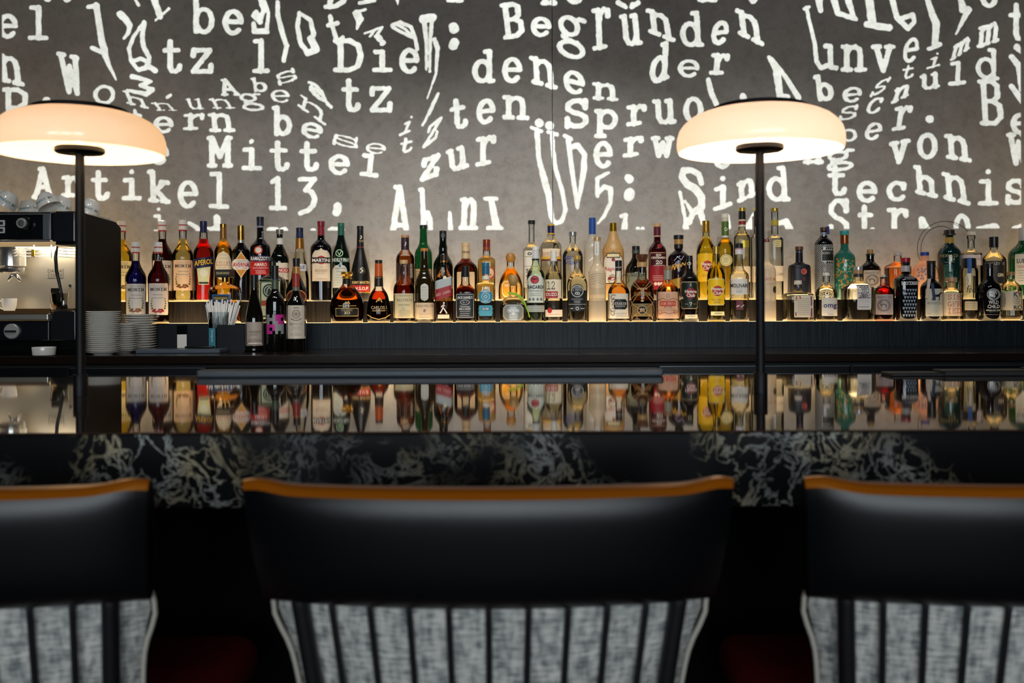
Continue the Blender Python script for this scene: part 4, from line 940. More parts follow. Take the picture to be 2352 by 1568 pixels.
r_, S_ = SURF['squat clear tequila bottle with ball cork and green ribbon']
rp = [(-12,672),(-2,674),(8,677),(18,684),(26,696),(33,714),(37,728)]
rv, rf = [], []
for i, (a, y) in enumerate(rp):
    p = Vector((S_.cx+a*S_.sc, S_.d-(24+5*math.sin(i*.6))*S_.sc, S_.z(y))); hwid = (2.4 if i < 5 else 1.6)*S_.sc
    rv += [p+Vector((-hwid*.5, -.002, -hwid)), p+Vector((hwid*.5, -.002, hwid)), p+Vector((hwid*.5, .0, hwid)), p+Vector((-hwid*.5, 0, -hwid))]
    if i: 
        o = (i-1)*4; rf += [(o+k, o+(k+1) % 4, o+4+(k+1) % 4, o+4+k) for k in range(4)]
mk('ribbon', rv, rf, plain('86b424', .5), r_)
# clear spirits
B('tall clear gin bottle with black stopper and long thin neck', 1221.5, 'R', [(514,7.6),(519,6.5),(558,6.8),(566,12),(572,18.5),(577,19.6),(690,19.6)], 'clear', ('faf7ec', 562), n=3, rad=4,
  caps=[(K,[(506,8.4),(514,8.4)],'17151a')], L=[('rect',576,660,18.2,'ddd8ca')], T=[('S',-10,622,6,9,'1c1c1c','b'),('C',-11,634,5,6,'3a3a3a','b')], D=[('emblem',ring_polys(-5,583.5,4,1,10,2.5),'222222'),('small_print',stroke_polys([(-17,590),(17,590)],.4)+stroke_polys([(-17,612),(17,612)],.4)+lines(-15,-6,643,655,3,.7),'6a655c')])
B('slim greenish rum bottle with white foil cap and round red emblem', 1230.5, 'F', [(597,7.6),(606,8),(614,11),(622,17),(630,20),(640,20.5),(745,20.4)], 'tint:e4f2e4', ('f2f8ee', 622),
  caps=[(K,[(566,8.2),(575,8)],'dcdcda'),('neck_foil',[(575,7.8),(594,8.6)],'cfcfcd'),('neck_band',[(594,8.8),(598,8.8)],'26282a')],
  L=[('arch',629,695,19.5,'d3d8cc'),('oval',633,652,9.4,'2f3430',-2),('oval',634.2,650.8,8.3,'c2343a',-2),('rect',701,716,19,'a9b0a8')], T=[('BACARDI',0,659,35,7.6,'1e2020','b'),('CARTA BLANCA',0,667.5,30,3,'4a4e4a','s')],
  D=[('bat_emblem',stroke_polys([(-7,641),(-4,640),(-2,643),(0,640),(3,641)],1.3),'201818'),('small_print',lines(-14,14,674,678,2,.4)+[disc_poly(a,687,2.6) for a in (-13,-5,4,12)]+lines(-17,17,704,713,3,.6),'6d746c')])
B('clear gin bottle with navy cap edged in yellow and cream label', 1266, 'R', [(535,7.8),(545,8.2),(552,13),(558,21),(566,23.8),(690,23.6)], 'clear', ('f8f5e2', 556), n=3.2,
  caps=[('cap_edge',[(515,8.2),(519,8.2)],'c9a22e'),(K,[(519,8.1),(535,7.9)],'1c1a4c'),('cap_edge',[(535,8.2),(539,8.2)],'c9a22e')],
  L=[('rect',572,590,23,'e2cfb0'),('rect',590.5,596,23,'d8a92a'),('rect',596,600,23,'5a1c1a')], T=[('GORDON\'S',0,584,40,8,'9c2a24','f')])
B('clear ouzo bottle with white cap, big number twelve and red panel', 1272, 'F', [(600,7.2),(612,7.6),(620,12),(630,18),(638,20),(745,19.8)], 'clear', ('f8faf6', 624),
  caps=[(K,[(575,7.4),(600,7.2)],'e0dcd2')], L=[('rect',642,685,19.5,'e6d8ba'),('rect',669,684,15,'a8242a',-6),('rect',711,727,19,'e8d9c4'),('oval',706,719,5,'b0282c',-9)],
  T=[('12',-6,655,17,18,'2a2420','f'),('OUZO',-5,676,24,8,'f2ece0','b')], D=[('small_print',lines(-14,14,722,722,1,.5),'c05a50')])
B('round-shouldered clear vodka bottle with silver cap and blue lettering', 1316, 'R', [(541,7.5),(546,6.8),(562,7),(568,11),(576,19),(586,23.3),(690,23.5)], 'clear', ('f8fafa', 570), rad=7,
  caps=[(K,[(532,9.2),(541,9.2)],'b9b9ba',.8)], T=[('ABSOLUT',0,593,40,8.5,'24408c','b'),('VODKA',-3,604,28,8.5,'24408c','b')], D=[('emblem',[disc_poly(0,574,4)],'3a3424')])
B('clear vodka bottle with gold stopper and black round-topped label', 1326, 'F', [(596,7.6),(602,6.8),(622,7),(627,11),(636,18.5),(648,23.2),(660,23.8),(745,22.2)], 'clear', ('f8f7ee', 629), n=2.6, rad=7,
  caps=[('stopper',[(587,8),(596,8.4)],'c8a24c',.4)], L=[('oval',652,686,14.5,'15181a'),('rect',667,714,20.5,'15181a')], T=[('SASH',0,660,17,4.6,'d8d8d2','f'),('& FRITZ',0,666,20,4.6,'d8d8d2','f'),('PREMIUM VODKA',0,687,26,2.8,'a9aba6','s')],
  D=[('emblem',ring_polys(0,668.5,13,.6,26)+ring_polys(-2,673.5,2.5,.7,10)+ring_polys(2.5,674,2.5,.7,10)+stroke_polys([(-19,698.5),(19,698.5)],.35)+ring_polys(0,708,3.2,.6,12)+lines(-16,-7,708,708,1,.9)+lines(7,16,708,708,1,.9)+lines(-9,9,691,694,2,.4),'d8d8d2')])
B('frosted vodka bottle with tall blue foil cap', 1361, 'R', [(538,7.6),(546,8.4),(556,14),(570,19.3),(580,19.7),(690,19.7)], 'frost:ddd8ca', None, rad=8,
  caps=[(K,[(500,7.8),(508,8),(538,8.2)],'1f4a94')], D=[('bird_print',stroke_polys([(-4,527),(0,521),(4,526),(6,520)],1.3)+stroke_polys([(-8,600),(2,592),(10,588)],1.2),'e9edf2'),('emblem',[[(-9,624),(-9,630),(-4,630),(-4,624)]],'3a7ac0')])
B('slim frosted white vodka bottle with tall neck', 1372, 'F', [(553,8.4),(600,8.6),(610,12),(620,18),(628,20),(745,20)], 'frost:e9dcc2', None, rad=8,
  caps=[(K,[(544,8.6),(553,8.6)],'c3a672',.4)], L=[('rect',556,586,4.5,'e8e6e0',-1)], T=[('BELVEDERE',0,689,37,8,'8a8276','f'),('BELVEDERE',-1,570,24,3,'8a8a90','s',0,True)], D=[('tree_print',sum((stroke_polys([(-15+i*3,662-abs(5-i)*0.6),(-15+i*3,676)],.8) for i in range(11)),[])+sum((stroke_polys([(-16,655-i*6),(0,648-i*5),(16,654-i*6)],.45) for i in range(5)),[]),'b9a88a')])
B('straw-wrapped rum bottle with gold cap and white oval label', 1409, 'R', [(531,8.5),(540,10.5),(552,14),(562,20),(572,24),(580,24.7),(690,24.5)], 'matte:b98e52', None, rad=8,
  caps=[(K,[(512,8.2),(531,8.6)],'a88420',.8)], L=[('arch',579,652,22,'20242a'),('arch',581,650,21,'dcd6cc'),('rect',582,593,15,'23282c'),('rect',584,591,13.5,'e0d2a0')], T=[('Régional',0,619,40,10,'b3303a','i')],
  D=[('straw_weave',[[(math.sin(a*2.4+r)*1.2+a*2.5-R_, 533+r*4.2), (a*2.5-R_+.5, 533+r*4.2), (a*2.5-R_+1.6, 536.4+r*4.2), (a*2.5-R_+.6, 536.6+r*4.2)] for r in range(11) for R_ in [10+min(r*1.6, 14)] for a in range(int(R_*2/2.5))],'d9b47a'),('figure_print',[disc_poly(0,597,4),disc_poly(-3,640,9,4)],'8c2a28')])
B('spiced rum bottle with two ring handles and cream octopus label', 1421, 'F', [(622,7.6),(640,7.8),(648,11),(660,21),(670,25),(745,25)], 'clear', ('c98a3a', 655), rad=7,
  caps=[(K,[(598,8),(622,7.8)],'17171a')], L=[('rect',674,731,24.3,'d9d0bf'),('oct',687,710,15,'1c1e20',4)], T=[('KRAKEN',4,697,26,5.4,'efe9dc','f'),('BLACK SPICED',4,703,20,2.6,'e6dfd0','s'),('KRAKEN',0,614,14,3.5,'c9c6c0','s')],
  D=[('octopus_print',sum((stroke_polys([(-12+6*math.cos(t0+k)*(.3+j/9), 692+i_*9+6*math.sin(t0+k)*(.3+j/9)) for j, t0 in enumerate([q*.7 for q in range(9)])], .55) for i_, k in ((-1, 0), (0, 1.3), (1, 2.6), (2, 4), (3, 5))), []),'4a4640'),('small_print',lines(-8,20,719,727,3,.4),'6d665a')])
r_, S_ = SURF['spiced rum bottle with two ring handles and cream octopus label']
for s_ in (-1, 1):
    tube('ring_handle', [(S_.cx+s_*(14.5+9*math.cos(t))*S_.sc, S_.d, S_.z(641-9.5*math.sin(t))) for t in [2*math.pi*i/20 for i in range(20)]], 1.9*S_.sc, thin_glass('f0ead8'), r_, 8, True)
B('squat black rum bottle with dark cap and green-grey label', 1461, 'R', [(583,8.6),(592,9),(600,14),(612,22.5),(622,24.6),(690,24.4)], '0a0c09', None,
  caps=[(K,[(565,8.8),(583,8.8)],'15171a'),('neck_label',[(574,9.1),(582,9.1)],'3f463e')], L=[('rect',627,672,21,'767a66'),('rect',629,635,19,'2a2e26')], T=[('BOTUCAL',0,632,34,4,'c9c9b2','f')], D=[('emblem',ring_polys(4,650,6,1.2,16),'c2b480')])
r_, S_ = B('dark amber rum bottle in a raffia net with flared wooden stopper', 1475, 'F', [(613,10),(625,9.6),(640,10.5),(647,18),(654,25),(664,27),(690,26.6),(745,24)], 'clear', ('6a2a08', 650), rad=6,
  caps=[('wooden_stopper',[(584,14),(592,13.4),(597,11.2),(602,10.6)],'5a3018'),('cork_ring',[(602,11.6),(613,11.6)],'b58f5a')], L=[('rect',697,726,22.5,'8d7a4c'),('rect',699,724,21,'6f6140'),('oval',700,723,9,'241d14')], T=[('PLANTATION',0,675,36,8,'c9a65a','f'),('XO',0,711.5,10,7,'e9e0c8','F')],
  D=[('emblem',ring_polys(0,711.5,10,.6)+stroke_polys([(0,682),(0,692),(-3,690)],1)+stroke_polys([(0,692),(3,690)],1)+lines(-12,12,662,664,2,.8),'c9b070')])
for s_ in (-1, 1):
    for k in range(2):
        pth = []
        for i in range(17):
            t = i/16; y = 645+t*86; ph = t*math.pi*1.9
            amp = 24*math.cos(ph) if k == 0 else 25.5*math.cos(ph*.5+.8)
            px_, py_, pz_ = S_.pt(s_*amp, y, .0028); pth.append((px_, py_, pz_))
        tube('raffia_string', pth, .0011, plain('b88a5c', .7), r_, 6)
B('deep red rum bottle with maroon neck foil and the number 20', 1510, 'R', [(543,7.6),(555,8),(561,13),(570,19.5),(578,20.8),(690,20.8)], '2a070b', None,
  caps=[('cork_stopper',[(513,8.3),(521,8.5)],'c29c6a'),('neck_foil',[(521,8.1),(541,8.3)],'5a1626'),('neck_band',[(541,8.5),(544,8.5)],'c99f88')],
  L=[('rect',580,610,18.5,'b98a6a',2),('rect',582,610,17.5,'3a0d14',2),('rect',610,665,19,'8c1a26',1)], T=[('RON',3,586.5,10,5,'efe0d0','b'),('CENTENARIO',3,592.5,32,5,'efe0d0','b'),('20',4,603,14,9,'f1e6d8','F'),('ANIVERSARIO',4,610,24,2.6,'e6d2c2','s')], D=[('emblem',[disc_poly(5,566,5)],'8a1c20'),('small_print',lines(-10,14,634,643,3,.6)+[disc_poly(a,652,3.4,4) for a in (-4,3,9)],'e6c8b8')])
B('rounded amber rum bottle with wooden cap and pink-beige printed label', 1534, 'F', [(630,8.8),(646,9),(652,14),(660,22),(670,26.5),(745,26.5)], 'clear', ('d0782a', 652), rad=7,
  caps=[('wooden_cap',[(610,9.2),(620,9.4)],'8c6a48'),('neck_label',[(620,9.2),(642,9.4)],'8d8a7c')], L=[('rect',670,731,25.5,'cfa487'),('scallop',691,703,19,'b8452f')], T=[('DON PAPA',0,697,31,5.6,'f1d8c4','f'),('RUM',0,704.5,18,3.2,'5a4438','f')], D=[('engraving',ring_polys(0,679.5,3.2,.6,12,4)+stroke_polys([(-22,690),(-12,685),(0,689),(12,685),(22,690)],.6)+lines(-18,18,709,713,2,.5)+stroke_polys([(-20,722),(-8,717),(4,720),(18,716)],.7)+ring_polys(-17,716,4,.5,10)+ring_polys(17,716,4,.5,10),'9a5f46')])
B('dark rum bottle with black cap, amber neck and gold script', 1559, 'R', [(571,9),(576,9.4),(580,16),(587,23),(595,25),(690,24.6)], '120a0e', None,
  caps=[(K,[(540,11.3),(549,11.3)],'17171a'),('neck_label',[(549,10),(561,10)],'a87e3e'),('neck_foil',[(561,10.2),(571,10.2)],'17130e'),('neck_glass',[(571,7.5),(577,8)],'b8a8a4')], L=[('rect',640,664,20,'b08a3c',-6,-.25,.4)], D=[('gold_script',stroke_polys([(-16,622),(-12,608),(-9,620),(-5,606),(-2,618),(2,607),(5,614),(9,604),(13,610),(18,600)],1.2),'c89a3c'),('pattern_print',stroke_polys([(-10,600),(-2,590),(6,598),(12,588)],1)+stroke_polys([(-12,612),(-4,602),(4,610)],1),'8a84a0')])
HAV = lambda a: [('lettering', a)]
B('black rum bottle with round red emblem and the number 7', 1583.5, 'F', [(600,8),(622,8.2),(628,12),(636,18.5),(644,20.8),(745,20.6)], '0d0806', None,
  caps=[(K,[(587,7.8),(600,7.8)],'121316')], L=[('scallop',647,709,20.3,'c9b08a'),('scallop',648.5,707.5,19.5,'15201a'),('oval',661,686,11,'8c1f26',3),('rect',722,731,13.5,'cfc9ae',4)], T=[('Havana',3,669,25,7.5,'ece6dc','b'),('Club',3,678,18,7.5,'ece6dc','b'),('7',3,698,5.5,8,'ece6c8','F')], D=[('emblem',ring_polys(0,605.5,3.4,.7,12)+stroke_polys([(3,658),(3,651)],.8)+[disc_poly(-16,684,3)],'cbbf9a'),('small_print',lines(-9,-1,698,698,1,.6)+lines(8,15,698,698,1,.6)+lines(-4,12,726,727,1,1),'a89c78')])
B('golden yellow rum bottle with gold cap on the upper tier', 1622, 'R', [(533,7.8),(545,8),(553,12),(565,18),(576,21.6),(690,21.6)], 'tint:f6f0c0', ('f2d41e', 547),
  caps=[(K,[(507,8.6),(516,8.4)],'c29a3a',.8),('neck_foil',[(516,8.4),(533,8.6)],'b88e34',.7)], L=[('scallop',583,647,21,'e8b81c'),('oval',599,624,11,'a8282a',3)], T=[('Havana',3,607,25,7.5,'f2ecd8','b'),('Club',3,616,18,7.5,'f2ecd8','b'),('ORIGINAL',2,633,22,4,'8a4a1a','f')])
B('yellow-labelled rum bottle with gold cap and red emblem on the lower tier', 1645, 'F', [(583,7.6),(604,8),(610,12),(620,17.5),(632,20.5),(745,20.3)], 'tint:f4f2c8', ('f0dc3a', 608),
  caps=[(K,[(566,7.8),(583,7.8)],'c29c44',.7)], L=[('scallop',640,701,20,'e8dca0'),('scallop',641.5,699.5,19.2,'efc21a'),('oval',656,680,11,'b02c2c',3),('rect',715,724,14.5,'e2dca8',3)], T=[('Havana',3,663.5,26,7.5,'f4eede','b'),('Club',3,673,18,7.5,'f4eede','b'),('ORIGINAL',1,688,23,4.4,'8a5a1a','f')], D=[('small_print',lines(-5,14,719.5,719.5,1,1.2)+lines(-8,10,693,695,2,.4),'8a8a50')])
B('yellow fruit brandy bottle with white cap, green neck label and round medal', 1666, 'R', [(501,7.6),(548,8),(554,12),(560,17),(568,18.8),(690,18.6)], 'tint:f6f2cc', ('ecc02a', 548),
  caps=[(K,[(491,7.9),(500,8)],'e2ded0'),('neck_glass',[(500,7.8),(509,7.8)],'cfc9b8'),('neck_label',[(509,8.2),(541,8.2)],'4c7024'),('neck_band',[(541,8.3),(546,8.3)],'d9d4c0')],
  L=[('oval',582,614,15.3,'2f3420',2),('oval',583.5,612.5,14,'c9b878',2),('oval',588,608,9.5,'d9cf9a',2)], T=[('D',2,527,6,8,'e6ecd0','b')], D=[('small_print',lines(-4,8,593,603,4,.5)+lines(-3,6,534,536,2,.8),'7d7448')])
B('pale grappa bottle with gold cap and black ribboned neck', 1705, 'R', [(485,7.6),(530,8),(537,13),(544,18),(550,18.4),(690,18.4)], 'tint:f0eedc', ('f8f5e8', 538), n=2.4,
  caps=[(K,[(477,8.6),(485,8.4)],'c8ae4a',.7),('neck_ribbon',[(485,8),(504,8.2)],'141414'),('neck_label',[(504,8.2),(508,8.2)],'d9c8a8'),('neck_label',[(508,8.3),(516,8.3)],'8c2a2e'),('neck_label',[(516,8.3),(521,8.3)],'e2d8c4')], L=[('rect',553,569,7,'c8b040',8,0,.5),('rect',612,648,17.5,'e6d2ae')])
B('clear sambuca bottle with black cap and white badge label', 1698, 'F', [(584,7.8),(600,8.2),(616,10),(622,13),(628,20),(634,22),(745,21.6)], 'clear', ('f7f6f0', 628), n=2.6,
  caps=[(K,[(559,8.8),(570,9)],'15171c'),('neck_label',[(570,9),(584,9.2)],'dcd6d8'),('neck_band',[(571,9.3),(572.5,9.3)],'a8303a')], L=[('rect',641,676,21.3,'dcd6cc'),('oval',664,678,15,'dcd6cc')], T=[('MOLINARI',0,656,38,9,'201e1c','b'),('EXTRA',0,663.5,15,2.4,'8a847c','f'),('caffe',0,669,13,5.5,'4a4640','f')], D=[('emblem',[[(-7,690),(-7,711),(9,711),(9,690)]],'5a1a20'),('emblem',stroke_polys([(-6,704),(0,701),(4,705),(10,700)],1.2),'e9e4e0')])
B('tall grappa bottle mostly hidden behind the right lamp stem', 1740, 'R', [(485,7.6),(536,7.8),(542,11),(546,14.5),(690,14.5)], 'clear', ('f7f8f4', 546), n=3, rad=3,
  caps=[(K,[(477,8.4),(485,8.4)],'c2a844',.7),('neck_ribbon',[(485,7.9),(520,8)],'1b1812')], L=[('rect',612,648,14,'e2d0b0')], T=[('IS',-6,630,7,6,'6a6254','f')])
B('frosted cream grappa bottle with red lettering beside the right lamp stem', 1762, 'F', [(556,6.2),(600,6.6),(606,10),(612,17),(620,20),(745,20)], 'frost:eadcc4', None, rad=7,
  caps=[('stopper',[(549,6),(556,6.6)],'7a2a2e')], T=[('SARPA',1,641,34,6.5,'b02c34','f'),('DI POLI',2,652,27,3,'6a645c','f')], L=[('oval',657,673,4,'2e2a26',17)], D=[('small_print',lines(-6,14,703,712,3,.4)+ring_polys(-2,690,5,.6,12),'c9bda8')])
B('clear pear brandy bottle with gold cap and yellow neck label', 1780, 'R', [(485,7.8),(540,8),(544,12),(547,17),(550,18),(690,18)], 'clear', ('f7f8f6', 547), n=3, rad=3,
  caps=[(K,[(478,8.7),(485,8.5)],'c2a844',.7),('neck_label',[(505,8.4),(518,8.4)],'b9a838')], L=[('rect',552,568,8,'d3c78a',2),('rect',611,646,17,'ead6b6')], T=[('WILLIAMS',0,630,31,6,'5a5448','f')], D=[('small_print',lines(-4,8,556,565,3,.6),'8a7d40')])
# gins
r_, S_ = B('matte navy ribbed bottle with brown wooden cap and red swirl', 1836, 'R', [(574,7.8),(602,8.2),(606,14),(609,22),(614,23.2),(690,24.8)], 'matte:10131f', None, n=3.4, rad=3,
  caps=[('wooden_cap',[(566,9),(574,8.8)],'5f3a24'),('neck_band',[(577,8.1),(580,8.1)],'5b6472',.6)], D=[('swirl_emblem',ring_polys(4,624,5.4,1.4,16)+ring_polys(5,624,2.2,1,10),'b8504a'),('small_print',lines(-1,9,638,644,3,.5),'7a3430'),('rib',sum((stroke_polys([(a,614),(a,690)],.35) for a in np.arange(-22,23,2.6)),[]),'1c2030')])
B('low square clear bottle with white cap and colourful edged cream label', 1833, 'F', [(653,8.4),(669,8.6),(671,20),(675,29.5),(679,31),(745,30.6)], 'clear', ('f6efd4', 672), n=7, rad=3,
  caps=[(K,[(644,8.2),(653,8.8)],'dcd2c0')], L=[('rect',678,728,22,'e0cfb6',4)], D=[('handwriting',lines(-12,20,686,722,9,.45),'8d8378'),('brush_mark',[[(-14,680),(-11,680),(-12,690),(-15,690)],[(-7,679),(-4,679),(-2,686),(-5,686)]],'c0603a'),('brush_mark',[[(19,680),(22,680),(23,700),(20,704)],[(20,708),(23,706),(24,726),(19,728)],[(-16,716),(-14,716),(-12,725),(-15,725)]],'7a3a5c')])
zz = []
for k in range(28):
    y = 562+k*4.3
    pts_ = [(-19.5+i*2.17, y+(4.5 if i % 2 else 0)) for i in range(19)]
    zz += stroke_polys(pts_, .42)
r_, S_ = B('tall black gin bottle covered in white zigzag pattern', 1892.5, 'R', [(531,7.6),(544,8),(549,14),(556,19.5),(563,20.9),(690,20.9)], '0d0c0e', None,
  caps=[('wooden_cap',[(522,8.2),(531,7.8)],'4a2a18'),('neck_band',[(533,8),(543,8.2)],'8f97a2',.4)], L=[('rect',574,601,14,'d9d9d6',9),('rect',575.5,599.5,12.8,'17171a',9)], T=[('BOBBY\'S',9,582,24,5,'efefec','f')],
  D=[('zigzag_print', [q for q in zz if not (q[0][0] > -6 and 572 < q[0][1] < 603)], 'bcbec0')])
box('ribbon', S_.cx+5*S_.sc, S_.cx+11*S_.sc, S_.d-.012, S_.d-.010, S_.z(538), S_.z(520), plain('2c2f7a', .5), r_)
B('clear gin bottle with white cap and white label with violet letters', 1898, 'F', [(633,8),(652,8),(657,12),(664,20),(670,24),(745,24)], 'clear', ('f7efd2', 657), rad=5,
  caps=[(K,[(626,7.4),(633,8)],'e0dcd4')], L=[('rect',684,725,17,'dcd6cc',7)], T=[('omg',8,704,28,12,'3f3c74','b'),('Premium',10,721,12,2.6,'5a5660','s')])
B('teal glass bottle with copper collar and orange floral print', 1940, 'R', [(560,8.6),(572,9),(578,14),(584,21),(592,24),(690,23.8)], '2c6a5c', None,
  caps=[('glass_stopper',[(530,10.4),(537,10.4),(540,9.6)],'2f9a9c'),('collar',[(540,9.4),(550,9.2),(560,9.4)],'a35c30',.7)],
  D=[('floral_print',[disc_poly(random.Random(i).uniform(-19,19),random.Random(i+99).uniform(594,668),random.Random(i+5).uniform(1,3),random.Random(i+8).uniform(1,3.4),7) for i in range(70)],'b07a2c'),('floral_print',[disc_poly(random.Random(i+300).uniform(-19,19),random.Random(i+399).uniform(594,670),random.Random(i+305).uniform(1,2.4),None,7) for i in range(50)],'6fae94')])
maze = sum((ring_polys(0,670,r*1.0,.75,4) for r in ()), [])
for k in (14, 10, 6.4):
    maze += stroke_polys([(-k,670-k),(k,670-k),(k,670+k),(-k,670+k),(-k,670-k)], .8)
rn = random.Random(3)
for k in range(34):
    a, b_ = rn.choice([-12, -8, 8, 12]), 670+rn.uniform(-13, 13)
    if rn.random() < .5: maze += stroke_polys([(a, b_), (a+rn.choice([-2.5, 2.5]), b_)], .7)
    else: maze += stroke_polys([(b_-670, 670+a), (b_-670, 670+a+rn.choice([-2.5, 2.5]))], .7)
B('wide fluted clear gin bottle with white label and maze print', 1971, 'F', [(636,10),(645,10.5),(650,18),(655,25),(663,33),(690,33.3),(745,31)], 'clear', ('f8f8f4', 652), n=5, rad=5,
  caps=[('glass_stopper',[(612,10),(620,10)],'c9ccd0',.6),('cork_band',[(620,10.2),(629,10.2)],'b08a5c'),('neck_band',[(629,10.3),(636,10.3)],'2a2a3a')],
  L=[('rect',654,711,15.8,'e2dbd6',2)], T=[('GIN',2,670,11,10,'2a1c1c','s')], D=[('maze_print',[[(x_+2,y_) for x_,y_ in q] for q in maze],'3a2426'),('small_print',lines(-10,14,688,692,2,.3)+lines(-12,16,704.5,704.5,1,1.1),'9a9090')])
def apothecary_label(y0, y1):
    c = (y0+y1)/2
    return [('engraving',ring_polys(0,c+1,13,.6,26,(y1-y0)*.33)+ring_polys(0,c+1,10.5,.4,26,(y1-y0)*.27)+stroke_polys([(-6,c+2),(-3,c-2),(3,c-1),(6,c+3)],1)+stroke_polys([(-4,c+2),(-5,c+6)],.7)+stroke_polys([(4,c+2),(5,c+6)],.7)+stroke_polys([(-6,c+1),(-8,c-5),(-4,c-7)],.6),'4a4448')]
B('brown apothecary gin bottle with cork and small framed label', 1999, 'R', [(586,8.6),(600,8.4),(605,14),(612,21),(620,23),(690,23)], '150d0a', None,
  caps=[('cork_stopper',[(573,7),(583,7.2)],'a8824a'),('glass_lip',[(583,9.6),(586.5,9.6)],'1a120e')], L=[('rect',621,662,18,'c2b4a4',4),('rect',623,660,16.5,'b3a698',4)], T=[('MONKEY 47',4,627.5,30,4,'4a4448','f')], D=[(a,[[(x_+4,y_) for x_,y_ in q] for q in b_],c) for a,b_,c in apothecary_label(625,660)])
B('red sloe gin apothecary bottle with small framed pink-grey label', 2030, 'F', [(640,8),(654,7.6),(658,13),(665,21),(674,23.8),(745,23.6)], 'tint:f0d0cc', ('7a0a0a', 656), rad=5,
  caps=[('cork_stopper',[(631,4.5),(636,4.5)],'d9d2c2'),('glass_lip',[(636,8.6),(640,8.6)],'3a2420')], L=[('rect',676,722,18.5,'b8a8a6',1),('rect',678,720,17,'a99a98',1)], T=[('MONKEY 47',1,682.5,28,4,'4a4448','f')], D=apothecary_label(680,720))
B('bright orange liqueur bottle with grey-white cap behind the black patterned gin', 2062, 'R', [(587,8.4),(602,8.6),(606,17),(611,25),(616,26),(690,25.8)], 'clear', ('f0641a', 615), n=4, rad=4,
  caps=[(K,[(580,9),(587,9)],'b9b4b0')], L=[('arch',628,672,14,'ecd8bc',14)])
tri = []
for r_i in range(8):
    for c_i in range(5):
        cx_ = -12+c_i*6+(0 if r_i % 2 else 3)-1.5; cy_ = 664+r_i*8.2
        if abs(cx_) < 15: tri.append([(cx_-2.7, cy_), (cx_+2.7, cy_), (cx_, cy_+6.6)])
B('black gin bottle with red cap and pale triangle pattern', 2080, 'F', [(624,8.6),(630,9),(634,15),(639,22),(645,24.3),(745,23.8)], '0d0c11', None, n=3.4, rad=3,
  caps=[(K,[(592,10.8),(602,10.4)],'9c1626'),('neck_foil',[(602,10.2),(610,9.6)],'14141c'),('neck_label',[(610,9.8),(624,9.8)],'b3afb0')], T=[('BROCKMANS',2,650.5,40,8,'efece8','F')], D=[('triangle_print',tri,'8fa0b4'),('small_print',lines(-12,14,638,641,2,.5),'c9c9cc')])
B('pinkish white gin bottle with royal blue cap', 2124, 'R', [(587,9),(601,9.4),(606,17),(613,25),(620,26.8),(690,26.2)], 'frost:f0c4a4', None, n=2.8,
  caps=[(K,[(579,9.4),(587,9.6)],'22409c')], D=[('figure_print',[disc_poly(random.Random(i).gauss(-6,6),random.Random(i+50).gauss(630,8),2.2,3,7) for i in range(16)],'8a8496')])
r_, S_ = B('dark gin bottle with black cord, paper tag and greyhound label', 2139, 'F', [(640,8.6),(645,11),(651,19),(660,24.5),(745,24.6)], '0d0b0c', None,
  caps=[(K,[(599,10),(603,10.2)],'18181c'),('wax_neck',[(603,9.6),(640,9.2)],'121216')], L=[('rect',663,726,18,'b9b9ae',6)], T=[('WINDSPIEL',7,696,30,5,'4a4a46','f'),('47% vol',-4,720,9,2.4,'6a6a64','s')],
  D=[('greyhound_print',stroke_polys([(4,690),(5,682),(8,678),(15,678),(19,674),(22,672)],1.6)+stroke_polys([(8,680),(7,690)],.9)+stroke_polys([(16,680),(17,686),(16,690)],.9)+[[(7,677),(17,676),(19,681),(8,682)]]+stroke_polys([(5,680),(2,686),(1,690)],.6),'1a1a1c'),('small_print',lines(-2,14,712,716,2,.3),'8a8a82')])
tube('cord', [(S_.cx+a*S_.sc, S_.d-b_*S_.sc, S_.z(y)) for a, b_, y in ((-8, 10, 603), (-13, 11, 612), (-12, 12, 626), (-4, 13, 637), (8, 12, 640), (13, 11, 632), (9, 11, 618), (3, 11, 606))], .0011, plain('16181c', .8), r_, 6, True)
for nm, a0, y0_, a1, y1_, cc in (('paper_tag', -3, 640, -9, 684, 'd3bfae'), ('ribbon', 2, 650, 6, 688, '1f2c4c')):
    w_ = 2.8; v, f = [], []
    for i in range(13):
        t_ = i/12; a, y = a0+(a1-a0)*t_, y0_+(y1_-y0_)*t_
        for q, of_ in ((-w_, .0042), (0, .0046), (w_, .0042), (w_, .0034), (-w_, .0034)): v.append(S_.pt(a+q, y, of_))
        if i: f += [((i-1)*5+k, (i-1)*5+(k+1) % 5, i*5+(k+1) % 5, i*5+k) for k in range(5)]
    mk(nm, v, f, plain(cc, .6), r_)
B('dark teal gin bottle with brown cap, gold neck label and fish scale relief', 2181, 'R', [(540,8.6),(560,9.6),(566,15),(573,22),(582,25.8),(620,25.5),(690,22.5)], '0c2a2c', None,
  caps=[(K,[(528,11.4),(536,11.6),(537,13.4),(540,13.4)],'2a2420'),('neck_label',[(545,9.5),(560,10)],'b08f34')], T=[('MERMAID',-1,588,36,6,'c9b878','f'),('GIN',4,596.5,15,6,'c9b878','f')], D=[('scale_relief',sum((ring_polys(a,b_,1.8,.3,8) for b_ in range(610,660,5) for a in range(-9,10,5)),[]),'4a8c84'),('small_print',lines(-11,11,602,604,1,.6),'8a9a7a')])
